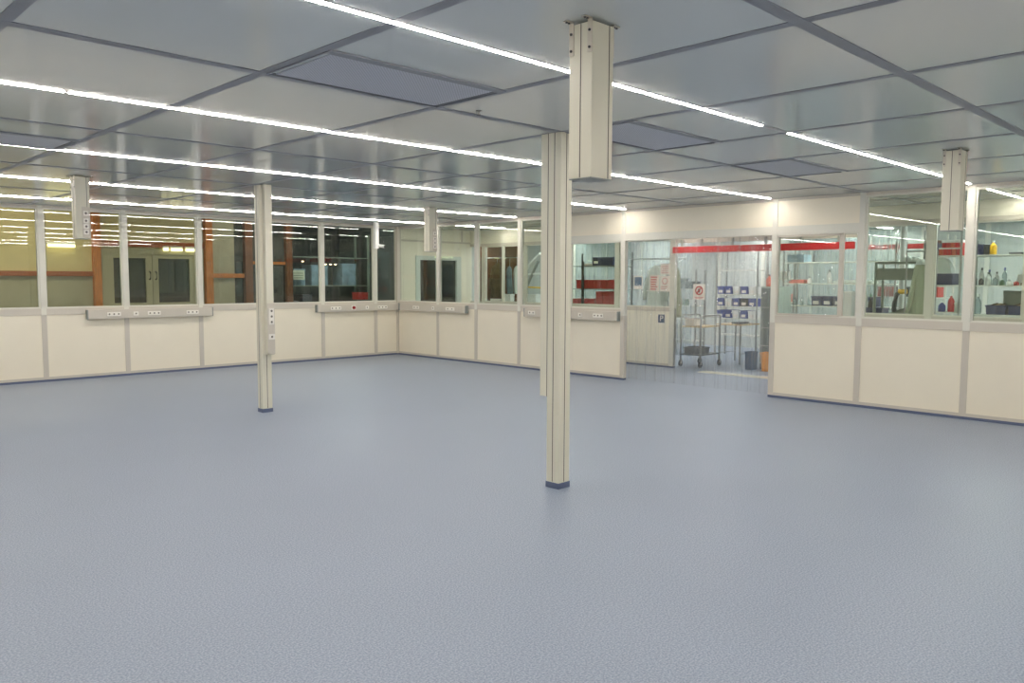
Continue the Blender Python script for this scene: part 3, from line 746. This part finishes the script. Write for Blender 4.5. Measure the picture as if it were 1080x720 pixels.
# cabinet and bins right side of opening
t = thing('slim_cabinet', 'slim pale green cabinet standing at the right side of the rear opening', 'cabinet', (13.4, 6.87, 0))
MB().box(13.2, 13.75, 6.72, 7.02, .1, 1.48, .006).build('body', mat('pale_green_cabinet', (168, 182, 172), .35), t)
MB().box(13.19, 13.2, 6.735, 6.865, .13, 1.45).build('door', M['clearbin'], t); MB().box(13.19, 13.2, 6.875, 7.005, .13, 1.45).build('door', M['clearbin'], t)
for z in (.42, .74, 1.1): MB().box(13.17, 13.19, 6.72, 7.02, z, z + .015).build('rail', M['steel'], t)
for x in (13.23, 13.72):
    for yy in (6.75, 6.99): MB().box(x - .02, x + .02, yy - .02, yy + .02, 0, .1).build('foot', M['black'], t)
bin_('waste_bin', 'orange-yellow waste bin on the floor beside the opening edge', 'waste bin', 12.88, 13.1, 6.66, 6.84, 0, .33, M['orangebin'], taper=.03)
bin_('waste_bin', 'slim navy waste bin left of the orange-yellow one', 'waste bin', 12.95, 13.15, 7.02, 7.17, 0, .32, M['navysign'], taper=.01)
t = thing('fire_extinguisher', 'orange-red canister standing on the grey-green cabinet beside the opening edge', 'canister', (13.42, 6.98, 1.48))
t.location = (13.3, 6.92, 1.48)
MB().lathe(13.3, 6.92, [(.05, 1.48), (.055, 1.49), (.055, 1.6), (.03, 1.64), (.018, 1.65), (.018, 1.67)]).build('body', M['orangered'], t, smooth=True)
MB().lathe(13.3, 6.92, [(.025, 1.67), (.025, 1.69)]).build('cap', M['black'], t)

# rack behind the sliding window (navy bins, pink cloth, bottle)
rack('wide light steel rack behind the sliding window, with navy bins', 13.95, 14.4, 5.0, 6.98, (.4, 1.14, 1.54, 1.92), 'steel', 'alu_lt', top=2.25)
for k in range(5):
    y = 6.44 - k * .2 - (.15 if k > 2 else 0)
    bin_('navy_bin', 'navy bin with a white card behind the sliding window, ' + ['first from the left', 'second from the left', 'third from the left', 'just past the sash stile', 'rightmost'][k], 'bin', 13.94, 14.3, y - .185, y, 1.142, 1.31, M['navy'], 'navy bins behind the sliding window', M['paper'])
t = thing('folded_cloth', 'pale red folded cloth on the middle shelf behind the sliding window', 'cloth', (14.1, 6.75, 1.54))
MB().box(14.0, 14.3, 6.6, 6.9, 1.541, 1.575, .014).build('lower_fold', M['pink'], t); MB().box(14.02, 14.28, 6.62, 6.88, 1.575, 1.605, .013).build('upper_fold', M['pink'], t)
bottle('spray_bottle', 'white bottle with a dark cap on the middle shelf behind the sliding window', 14.1, 6.18, 1.54, .24, .045, M['white'], M['black'])
t = thing('folded_sheet', 'long white folded sheet on the middle shelf beside the bottle', 'cloth', (14.15, 5.8, 1.54)); MB().box(14.0, 14.3, 5.4, 6.08, 1.541, 1.58, .012).build('lower_fold', M['cloth'], t); MB().box(14.02, 14.28, 5.5, 6.0, 1.58, 1.60, .009).build('upper_fold', M['cloth'], t)
for yy, h, r, mm, l in ((6.47, .2, .03, 'darkgrey', 'dark bottle on the top shelf behind the sliding window'), (6.55, .12, .04, 'white', 'white jar on the middle shelf beside the pale red cloth')):
    bottle('bottle', l, 14.1, yy, 1.92 if h > .15 else 1.54, h, r, M[mm], M['black'])
box_('storage_box', 'steel blue box on the top shelf behind the sliding window, left end', 'box', 14.0, 14.3, 6.62, 6.94, 1.921, 2.06, M['ghost'])
for k in range(4):
    y = 6.92 - k * .13
    bottle('small_jar', 'small clear jar low behind the sliding window, ' + ['first', 'second', 'third', 'fourth'][k] + ' from the left', 14.05, y, 1.14, .14, .035, M['clearbin'], M['darkgrey'], 'jars on the low shelf', 'jar')

# equipment frame with tray and yellow-headed tool
t = thing('equipment_frame', 'grey-green metal equipment frame behind the right-hand window', 'frame', (12.95, 4.6, 0))
for x in (12.85, 13.15):
    for yy in (4.28, 4.90): MB().box(x - .015, x + .015, yy - .015, yy + .015, 0, 1.88, .002).build('upright', M['greygreen'], t)
MB().box(12.84, 12.87, 4.28, 4.90, 1.85, 1.88).box(13.13, 13.16, 4.28, 4.90, 1.85, 1.88).box(12.85, 13.15, 4.27, 4.30, 1.85, 1.88).box(12.85, 13.15, 4.88, 4.91, 1.85, 1.88).build('top_frame', M['greygreen'], t)
MB().box(12.86, 12.875, 4.29, 4.89, 1.60, 1.78).build('panel', M['greygreen'], t)
MB().box(12.84, 13.16, 4.28, 4.90, .90, .93).build('shelf', M['grey'], t)
t = thing('slanted_tray', 'slanted metal tray leaning up to the right inside the equipment frame', 'tray', (13.0, 4.58, .93))
MB().prism([(4.84, 1.03), (4.32, 1.23), (4.32, 1.14), (4.84, 1.0)], 'x', 12.86, 13.14).build('body', M['greygreen'], t)
MB().box(12.98, 13.02, 4.55, 4.59, .93, 1.08).build('support', M['steel'], t)
t = thing('power_tool', 'dark hand tool with a yellow head inside the equipment frame', 'tool', (12.9, 4.5, 1.15))
MB().tube([(12.82, 4.60, 1.12), (12.81, 4.59, 1.25), (12.80, 4.56, 1.38), (12.80, 4.52, 1.42)], .035, 10).build('handle', M['black'], t, smooth=True)
MB().tube([(12.80, 4.53, 1.425), (12.80, 4.41, 1.43)], .038, 12).build('head', M['yellow'], t)
for k, (yy, zz, l) in enumerate(((4.72, 1.0, 'left'), (4.52, .93, 'centre'), (4.4, .93, 'right'))):
    if k: box_('small_box', 'small blue box low in the equipment frame, ' + l, 'box', 12.9, 13.05, yy - .05, yy + .05, .931, 1.0 - .02 * k, M['bluebin'])
for k in range(2):
    y = 5.17 - k * .17
    bin_('navy_bin', 'navy bin left of the equipment frame, ' + ['left', 'right'][k] + ' of two', 'bin', 13.0, 13.3, y - .16, y, 1.02, 1.16, M['navy'], 'navy bins beside the equipment frame')
rack('low steel rack left of the equipment frame', 12.98, 13.35, 4.96, 5.22, (.4, 1.02), 'steel', 'alu_lt', top=1.35)
for yy, zz, mm, l in ((5.15, 1.16, 'black', 'black bottle standing in the navy bin left of the equipment frame'),):
    bottle('bottle', l, 13.15, 5.08, 1.03, .35, .04, M['black'], M['green'])
rack('tall white shelf rack far behind the equipment frame', 15.2, 15.6, 4.6, 5.9, (.9, 1.3, 1.75, 2.2), 'alu_lt', 'alu_lt', top=2.4)
for k, (y, z, mm, l) in enumerate(((5.75, 1.302, 'redbin', 'left'), (5.42, 1.302, 'darkgrey', 'centre'), (5.0, 1.302, 'redbin', 'right'))):
    box_('storage_box', 'box on the white shelf rack behind the equipment frame, ' + l + ' on the middle shelf', 'box', 15.2, 15.5, y - .28, y, z, z + .18, M[mm])
t = tag(MB().box(15.165, 15.185, 4.55, 5.95, 2.16, 2.25).build('shelf_banner', M['red']), 'red band along the top of the white shelf rack', 'banner')
tag(MB().tube([(13.4, 4.70, 0), (13.4, 4.70, H)], .05, 14).build('exhaust_pipe', M['white'], smooth=True), 'white exhaust pipe rising to the ceiling behind the equipment frame', 'pipe')
t = thing('white_bundle', 'crumpled white cloth lying on top of the equipment frame', 'cloth', (12.98, 4.42, 1.88))
for k in range(5): MB().lathe(12.95 + .02 * (k % 2), 4.34 + k * .05, [(.01, 1.881), (.05, 1.89), (.045, 1.92 + .01 * (k % 3)), (.015, 1.945 + .01 * (k % 2))], 10).build('fold', M['cloth'], t, smooth=True)
box_('white_box', 'upright white box behind the sash stile, left of the low steel rack', 'box', 12.75, 12.95, 5.22, 5.36, 1.02, 1.42, M['white'])
tag(MB().box(12.7, 13.0, 5.2, 5.5, 0, 1.02, .01).build('pedestal', M['white']), 'white pedestal carrying the upright white box', 'pedestal')
# coat
t = thing('hanging_coat', 'long grey-green coat hanging beside the grey post behind the right-hand window', 'coat', (12.72, 4.20, 1.0))
garment(MB(), 12.72, 4.20, .75, 1.90, .07, .125, .06, 6, 2, .03).build('body', M['coat'], t, smooth=True)
MB().tube([(12.70, 4.24, 1.80), (12.68, 4.28, 1.55), (12.68, 4.32, 1.3), (12.68, 4.36, 1.10)], .04, 10, .032).build('sleeve', M['coat'], t, smooth=True)
MB().tube([(12.70, 4.13, 1.80), (12.69, 4.09, 1.5), (12.69, 4.08, 1.15)], .04, 10, .035).build('sleeve', M['coat'], t, smooth=True)
MB().lathe(12.70, 4.20, [(.07, 1.83), (.06, 1.88), (.05, 1.91)]).build('collar', M['cloth'], t, smooth=True)
MB().tube([(12.72, 4.20, 1.88), (12.72, 4.20, 1.99), (12.72, 4.17, 2.01), (12.72, 4.19, 2.03)], .005, 6).build('hanger_hook', M['steel'], t)
tag(MB().tube([(12.72, 3.98, 2.03), (12.72, 4.40, 2.03)], .012, 8).box(12.71, 12.73, 3.975, 3.995, 0, 2.04).box(12.71, 12.73, 4.395, 4.415, 0, 2.04).build('clothes_stand', M['steel']), 'steel clothes stand carrying the grey-green coat', 'clothes stand')
# shelf unit right of the coat
rack('narrow rack with small red boxes between coat and partition post', 12.98, 13.35, 3.74, 4.245, (.5, 1.13, 1.53, 1.97), 'steel', 'alu_lt', top=2.35)
n = 0
for r in range(2):
    for k in range(5):
        y = 4.05 - k * .06
        m_ = 'red' if (k + r) % 3 else 'orangered'
        box_('small_red_box', 'small red box on the top shelf of the narrow rack, %s in the %s row' % (['first', 'second', 'third', 'fourth', 'fifth'][k], ['front', 'rear'][r]), 'box', 13.0 + r * .12, 13.1 + r * .12, y - .048, y, 1.972, 1.972 + .11 + r * .12, M[m_], 'small red boxes on the narrow rack', M['white'], .003)
box_('storage_box', 'navy box on the middle shelf of the narrow rack', 'box', 12.98, 13.3, 3.84, 4.12, 1.532, 1.70, M['navy'])
t = thing('face_shield', 'white curved hood shape standing on the navy box of the narrow rack', 'hood', (13.1, 3.98, 1.70))
pts = [(4.08, 1.70)] + [(4.08 - .2 * (1 - math.cos(a)), 1.70 + .25 * math.sin(a)) for a in [math.pi / 2 * k / 8 for k in range(1, 9)]] + [(3.98, 1.93), (3.93, 1.82), (3.90, 1.70)]
pts = [(4.08, 1.702), (4.08, 1.93), (4.03, 1.945), (3.97, 1.92), (3.92, 1.86), (3.89, 1.79), (3.88, 1.702)]
MB().prism(pts, 'x', 13.03, 13.2).build('shell', M['cloth'], t); MB().box(13.02, 13.21, 3.87, 4.09, 1.70, 1.715).build('rim', M['white'], t)
bottle('bottle', 'red bottle on the lower shelf of the narrow rack', 13.1, 3.88, 1.13, .28, .045, M['red'], M['white'])
bottle('bottle', 'blue bottle on the lower shelf of the narrow rack', 13.05, 3.99, 1.13, .16, .05, M['bluebin'], M['white'])
box_('small_box', 'white box on the lower shelf of the narrow rack', 'box', 13.05, 13.25, 3.75, 3.82, 1.131, 1.27, M['white'])
box_('storage_box', 'dark box on the top shelf of the narrow rack, left of the partition post', 'box', 13.0, 13.3, 4.08, 4.225, 1.972, 2.20, M['navy'], lid=M['wooddk'])
# long rack at the right edge
rack('long rack with navy totes and a yellow bottle at the right photo edge', 13.15, 13.6, 2.22, 3.70, (.5, 1.105, 1.53, 1.975), 'greygreen', 'alu_lt', top=2.2)
tag(MB().box(13.70, 13.78, 3.03, 3.11, 0, H).build('white_post', M['white']), 'white vertical post behind the long rack at the right edge', 'post')
bottle('yellow_bottle', 'yellow bottle on the top shelf of the long rack', 13.25, 3.395, 1.976, .21, .048, M['yellow'], M['white'])
for k in range(3):
    y = 3.665 - k * .08
    box_('binder', 'dark binder standing left of the yellow bottle, ' + ['left', 'middle', 'right'][k] + ' of three', 'binder', 13.2, 13.45, y - .07, y, 1.976, 2.14 - .01 * k, M[['darkgrey', 'navy', 'black'][k]], 'dark binders on the long rack')
for k, (y, w_, h, mm, l) in enumerate(((3.18, .16, .03, 'darkgrey', 'flat dark box right of the yellow bottle'), (2.98, .12, .05, 'brown', 'flat brown box on the top shelf of the long rack'), (2.82, .15, .10, 'white', 'white box on the top shelf of the long rack'))):
    box_('small_box', l, 'box', 13.2, 13.4, y - w_, y, 1.976, 1.976 + h, M[mm], bev=.003)
mid = [('darkgrey', .13, 'dark grey canister'), ('black', .10, 'black canister'), ('white', .16, 'white canister'), ('clearbin', .12, 'clear jar'), ('green', .08, 'green jar'), ('white', .07, 'low white jar'), ('redbin', .06, 'low red jar'), ('brown', .05, 'low brown jar'), ('darkgrey', .09, 'short grey jar'), ('clearbin', .10, 'clear pot'), ('black', .06, 'small black pot')]
for k, (mm, h, l) in enumerate(mid):
    bottle('shelf_jar', l + ' on the middle shelf of the long rack, ' + ['first', 'second', 'third', 'fourth', 'fifth', 'sixth', 'seventh', 'eighth', 'ninth', 'tenth', 'eleventh'][k] + ' from the left', 13.25, 3.62 - k * .09, 1.53, h * 1.2, .036, M[mm], M['white' if mm != 'white' else 'darkgrey'], 'jars on the middle shelf of the long rack', 'jar')
for k in range(4):
    y = 3.44 - k * .29
    t = bin_('navy_tote', 'navy tote on the bottom shelf of the long rack, ' + ['first', 'second', 'third', 'fourth'][k] + ' from the left', 'tote', 13.16, 13.5, y - .27, y, 1.106, 1.24, M['navy'], 'navy totes on the long rack')
    for j in range(3):
        q = MB().tube([(13.22, y - .06 - j * .06, 1.225), (13.42, y - .09 - j * .05, 1.25)], .022, 8)
        tag(q.build('wooden_handle_tool', M['woodlt' if j % 2 else 'brown'], smooth=True), 'brown rod lying in the %s navy tote, %s' % (['first', 'second', 'third', 'fourth'][k], ['left', 'middle', 'right'][j]), 'rod', 'rods in the navy totes')
for k, (y, w_, h, mm, l) in enumerate(((3.10, .10, .16, 'white', 'white carton'), (2.92, .14, .10, 'darkgrey', 'grey carton'), (2.70, .12, .20, 'greygreen', 'tall grey-green carton'))):
    box_('small_carton', l + ' at the back of the middle shelf of the long rack', 'box', 13.38, 13.55, y - w_, y, 1.531, 1.531 + h, M[mm], bev=.003)
for k in range(4):
    bottle('tall_bottle', 'tall pale bottle behind the jars on the long rack, ' + ['first', 'second', 'third', 'fourth'][k] + ' from the left', 13.45, 3.58 - k * .1, 1.53, .26 - .03 * (k % 3), .034, M['clearbin' if k % 2 else 'white'], M['bluebin' if k % 2 else 'darkgrey'], 'tall bottles behind the shelf jars')
box_('case', 'upright dark case on the middle gap of the long rack, behind the first tote', 'case', 13.52, 13.6, 3.0, 3.3, 1.106, 1.45, M['greygreen'])
bottle('bottle', 'clear tall bottle left of the navy totes', 13.25, 3.56, 1.105, .3, .045, M['clearbin'], M['white'])

# left end of the rear room: brown jacket, hanging clothes, white arm and boxes
t = thing('hanging_jacket', 'brown and ochre jacket hanging behind the rear window near the corner', 'coat', (13.3, 13.95, 1.2))
garment(MB(), 13.3, 13.95, 1.15, 1.98, .13, .17, .08, 5, 4).build('body', M['brown'], t, smooth=True)
MB().tube([(13.3, 14.06, 1.9), (13.28, 14.14, 1.6), (13.28, 14.15, 1.35)], .05, 10, .04).build('sleeve', M['brown'], t, smooth=True)
MB().tube([(13.3, 13.95, 1.96), (13.3, 13.95, 2.07), (13.3, 13.93, 2.1)], .005, 6).build('hanger_hook', M['steel'], t)
tag(MB().tube([(13.3, 14.5, 2.1), (13.3, 13.13, 2.1)], .013, 8).box(13.29, 13.31, 14.49, 14.51, 0, 2.11).box(13.29, 13.31, 13.12, 13.14, 0, 2.11).build('clothes_rack', M['steel']), 'steel clothes rack carrying the brown jacket', 'clothes rack')
for yy, mm, l in ((13.52, 'ghost', 'blue-grey overall hanging right of the brown jacket'), (13.28, 'cloth', 'white overall hanging beside the blue-grey one')):
    t = thing('hanging_overall', l, 'garment', (13.3, yy, 1.1)); garment(MB(), 13.3, yy, 1.25, 1.9, .07, .085, .06, 4, yy).build('body', M[mm], t, smooth=True)
    MB().tube([(13.3, yy, 1.88), (13.3, yy, 2.07), (13.3, yy - .02, 2.1)], .005, 6).build('hanger_hook', M['steel'], t)
tag(MB().box(13.6, 13.66, 13.6, 14.9, 0, 2.5).build('partition_screen', M['wooddk']), 'dark brown screen behind the hanging jacket', 'screen')
t = thing('machine_arm', 'white jointed machine arm frame behind the rear window beside the front column', 'machine', (13.3, 12.7, 0))
MB().box(13.1, 13.5, 12.35, 13.1, .0, 1.0, .01).build('base', M['white'], t)
MB().tube([(13.2, 13.02, 1.0), (13.2, 12.98, 1.72)], .03, 10).build('mast', M['white'], t)
MB().tube([(13.2, 13.04, 1.72), (13.2, 12.42, 2.16)], .045, 10).build('upper_arm', M['white'], t)
MB().tube([(13.2, 12.95, 1.28), (13.2, 12.5, 2.0)], .03, 10).build('strut', M['grey'], t)
MB().tube([(13.2, 13.1, 1.70), (13.2, 12.4, 1.72)], .022, 10).build('crossbar', M['white'], t)
MB().tube([(13.2, 13.1, 1.42), (13.2, 12.4, 1.40)], .018, 10).build('crossbar', M['yellow'], t)
box_('white_box', 'white box behind the rear window, left of the machine arm', 'box', 12.95, 13.08, 13.14, 13.42, 1.0, 1.25, M['white'])
tag(MB().box(12.9, 13.09, 13.13, 13.6, 0, 1.0, .01).build('cupboard', M['white']), 'white cupboard under the white box near the corner', 'cupboard')
box_('white_box', 'white box standing on the machine arm base', 'box', 13.12, 13.3, 12.5, 12.86, 1.0, 1.25, M['white'])

# ---------------------------------------------------------------- hall behind the left partition
HY, HZ = 16.5, 3.6
struct('floor', MB().box(-4, X2, YA + .1, 19.2, -.3, -.1), M['hallfloor'])
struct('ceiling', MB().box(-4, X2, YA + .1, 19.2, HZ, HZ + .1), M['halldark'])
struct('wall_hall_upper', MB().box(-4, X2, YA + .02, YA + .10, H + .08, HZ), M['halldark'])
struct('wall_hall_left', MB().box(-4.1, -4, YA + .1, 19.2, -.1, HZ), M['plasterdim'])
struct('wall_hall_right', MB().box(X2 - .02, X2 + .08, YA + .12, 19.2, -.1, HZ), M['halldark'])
struct('wall_hall', MB().box(-4, 5.18, HY, HY + .1, 1.66, HZ).box(5.18, 7.12, HY, HY + .1, 2.17, HZ), M['plaster'])
struct('wall_hall_lower', MB().box(-4, 5.18, HY, HY + .1, -.1, 1.66).box(7.12, 7.9, HY, HY + .1, -.1, HZ), M['plasterdim'])
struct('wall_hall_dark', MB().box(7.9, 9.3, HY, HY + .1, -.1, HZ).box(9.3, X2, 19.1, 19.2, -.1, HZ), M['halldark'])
for x in (3.1, 4.28): trim(MB().box(x - .008, x + .008, HY - .008, HY, -.1, HZ), M['plasterdim'])
for x, w_, m in ((5.12, .065, 'wood'), (7.30, .075, 'wood'), (8.18, .085, 'wooddk'), (9.15, .07, 'wooddk')):
    trim(MB().box(x - w_, x + w_, HY - .12, HY, -.1, HZ), M[m])
trim(MB().box(-4, 5.06, HY - .06, HY, 1.62, 1.71), M['redwood'])
trim(MB().box(5.18, 7.23, HY - .07, HY, 2.20, 2.31), M['redwood'])
trim(MB().box(7.38, 8.1, HY - .06, HY, 1.60, 1.69), M['wood'])
trim(MB().box(8.27, 9.08, HY - .06, HY, 1.90, 1.96), M['wood'])
trim(MB().box(8.27, 9.08, HY - .03, HY, -.1, 1.88), M['darkglass'])
trim(MB().box(7.92, 8.08, HY - .03, HY, -.1, 1.95), M['darkglass'])
dh = struct('door_2', MB().box(5.2, 5.30, HY - .08, HY + .04, -.1, 2.17).box(6.98, 7.10, HY - .08, HY + .04, -.1, 2.17).box(5.3, 6.98, HY - .08, HY + .04, 2.06, 2.17)
            .box(5.30, 5.42, HY - .06, HY + .02, -.1, 2.06).box(6.03, 6.145, HY - .06, HY + .02, -.1, 2.06).box(6.155, 6.27, HY - .06, HY + .02, -.1, 2.06).box(6.9, 6.98, HY - .06, HY + .02, -.1, 2.06)
            .box(5.42, 6.03, HY - .06, HY + .02, -.1, 1.10).box(6.27, 6.9, HY - .06, HY + .02, -.1, 1.10).box(5.42, 6.03, HY - .06, HY + .02, 1.98, 2.06).box(6.27, 6.9, HY - .06, HY + .02, 1.98, 2.06), M['doorframe'])
MB().box(5.42, 6.03, HY - .02, HY - .01, 1.10, 1.98).build('pane', M['darkglass'], dh); MB().box(6.27, 6.9, HY - .02, HY - .01, 1.10, 1.98).build('pane', M['darkglass'], dh)
for x in (6.09, 6.21): MB().tube([(x, HY - .065, 1.56), (x, HY - .12, 1.58), (x, HY - .12, 1.70), (x, HY - .065, 1.72)], .012).build('handle', M['black'], dh)
t = thing('lamp_or_reflection', 'long yellowish fluorescent lamp on the hall wall, behind the left window', 'lamp', (4.52, HY, 2.18))
MB().box(4.29, 4.76, HY - .05, HY - .005, 2.20, 2.24).build('housing', M['white'], t); MB().tube([(4.30, HY - .06, 2.18), (4.75, HY - .06, 2.18)], .025, 10).build('tube', M['lamp'], t)
for x0, x1, l in ((6.35, 6.46, 'left'), (6.50, 6.74, 'middle'), (6.80, 6.99, 'right')):  # glowing tubes added for the lamp reflections over the door frame
    t = thing('lamp_or_reflection', 'yellowish lamp reflection built as a tube above the hall double door, %s of three' % l, 'lamp', ((x0 + x1) / 2, HY - .1, 2.18), 'lamp reflections above the hall door')
    MB().box(x0, x1, HY - .14, HY - .085, 2.20, 2.23).build('housing', M['white'], t); MB().tube([(x0 + .01, HY - .125, 2.165), (x1 - .01, HY - .125, 2.165)], .03, 10).build('tube', M['lamp'], t)
# dark storage area on the right of the hall
rack('grey storage rack in the dark hall, behind the windows left of the corner', 9.5, 11.9, 17.3, 17.9, (.3, 1.42, 2.12), 'greygreen', 'greygreen', top=2.7, pr=.025)
t = thing('notice_board', 'pale notice board on the dark hall rack, behind the window right of the column', 'sign', (9.8, 17.2, 1.5))
MB().box(9.68, 10.02, 17.24, 17.26, 1.56, 1.79).build('sheet', mat('pale_green_board', (190, 196, 170), .6), t); lines2 = MB()
for k in range(3): lines2.box(9.72, 9.98, 17.235, 17.24, 1.60 + k * .055, 1.615 + k * .055)
lines2.build('print', M['greygreen'], t)
box_('red_case', 'red case on the dark hall rack, behind the trunking with the emergency button', 'case', 11.27, 11.57, 16.85, 17.1, 1.074, 1.25, M['redbin'])
tag(MB().box(11.2, 11.7, 16.8, 17.2, -.1, 1.072).build('plinth_cabinet', M['halldark']), 'dark cabinet under the red case in the hall', 'cabinet')
for k, (x, w_, h) in enumerate(((9.95, .3, .4), (10.5, .45, .5), (11.35, .4, .55))):
    box_('wrapped_goods', 'blue-grey wrapped goods on the dark hall rack, ' + ['left', 'middle', 'right'][k] + ' of three', 'package', x - w_ / 2, x + w_ / 2, 17.35, 17.8, 1.422, 1.422 + h, M['ghost'], 'wrapped goods on the hall rack')
for k, (x, w_, h) in enumerate(((9.75, .3, .25), (10.15, .25, .3), (10.7, .3, .22))):
    box_('wrapped_goods', 'dark package low on the hall rack, ' + ['left', 'middle', 'right'][k] + ' of three', 'package', x - w_ / 2, x + w_ / 2, 17.35, 17.8, .302, .302 + h * 3, M['darkgrey'], 'dark packages on the hall rack')
for k, (x, z) in enumerate(((9.99, 1.99), (10.62, 1.93), (10.76, 1.93), (10.9, 1.93))):
    t = thing('spot_lamp', 'tiny warm lamp under the top shelf of the dark hall rack, ' + ['leftmost', 'second from left', 'third from left', 'rightmost'][k], 'lamp', (x, 17.27, z), 'small lamps in the dark hall')
    MB().lathe(x, 17.27, [(.02, z), (.025, z + .02)]).build('bulb', M['spot'], t); MB().box(x - .006, x + .006, 17.265, 17.30, z + .02, 2.1).build('holder', M['black'], t)

# ---------------------------------------------------------------- lights of the hall (its warm fittings out of view, plus an added cool fill)
def area(name, loc, size, e, col):
    l = bpy.data.lights.new(name, 'AREA'); l.energy = e; l.color = col; l.shape = 'RECTANGLE'; l.size, l.size_y = size
    o = bpy.data.objects.new(name, l); COL.objects.link(o); o.location = loc
    return o
area('hall_light', (3.6, 15.0, 3.5), (1.6, .3), 42, (1, .88, .64))
area('hall_light', (8.6, 15.2, 3.5), (1.6, .3), 40, (1, .92, .78))
area('hall_light', (10.6, 16.3, 3.5), (1.6, .3), 60, (.9, .97, 1))  # fill light added to brighten the dark right end of the hall

w = bpy.data.worlds.new('world'); sc.world = w; w.use_nodes = True
w.node_tree.nodes['Background'].inputs[0].default_value = (.5, .5, .5, 1); w.node_tree.nodes['Background'].inputs[1].default_value = .02

# ---------------------------------------------------------------- camera
R = ((0.71091453, -0.70326874, 0.00368896), (0.05215932, 0.05795587, 0.99695563), (0.70134152, 0.70855783, -0.0778837))
cam = bpy.data.cameras.new('camera'); co = bpy.data.objects.new('camera', cam); COL.objects.link(co)
m3 = Matrix((R[0], R[1], (-R[2][0], -R[2][1], -R[2][2]))).transposed()
co.matrix_world = Matrix.Translation((0, 0, 1.594)) @ m3.to_4x4()
cam.sensor_width = 36; cam.sensor_fit = 'HORIZONTAL'; cam.lens = 841.53 / 1080 * 36; cam.clip_start = .05; cam.clip_end = 100
sc.camera = co

sc.view_settings.view_transform = 'Standard'; sc.view_settings.look = 'None'; sc.view_settings.gamma = 1
sc.view_settings.use_curve_mapping = False; sc.view_settings.exposure = -0.06
c = sc.cycles
c.transparent_max_bounces = 40; c.max_bounces = 8; c.diffuse_bounces = 5; c.glossy_bounces = 4; c.transmission_bounces = 4
c.caustics_reflective = False; c.use_denoising = True; c.sample_clamp_indirect = 6
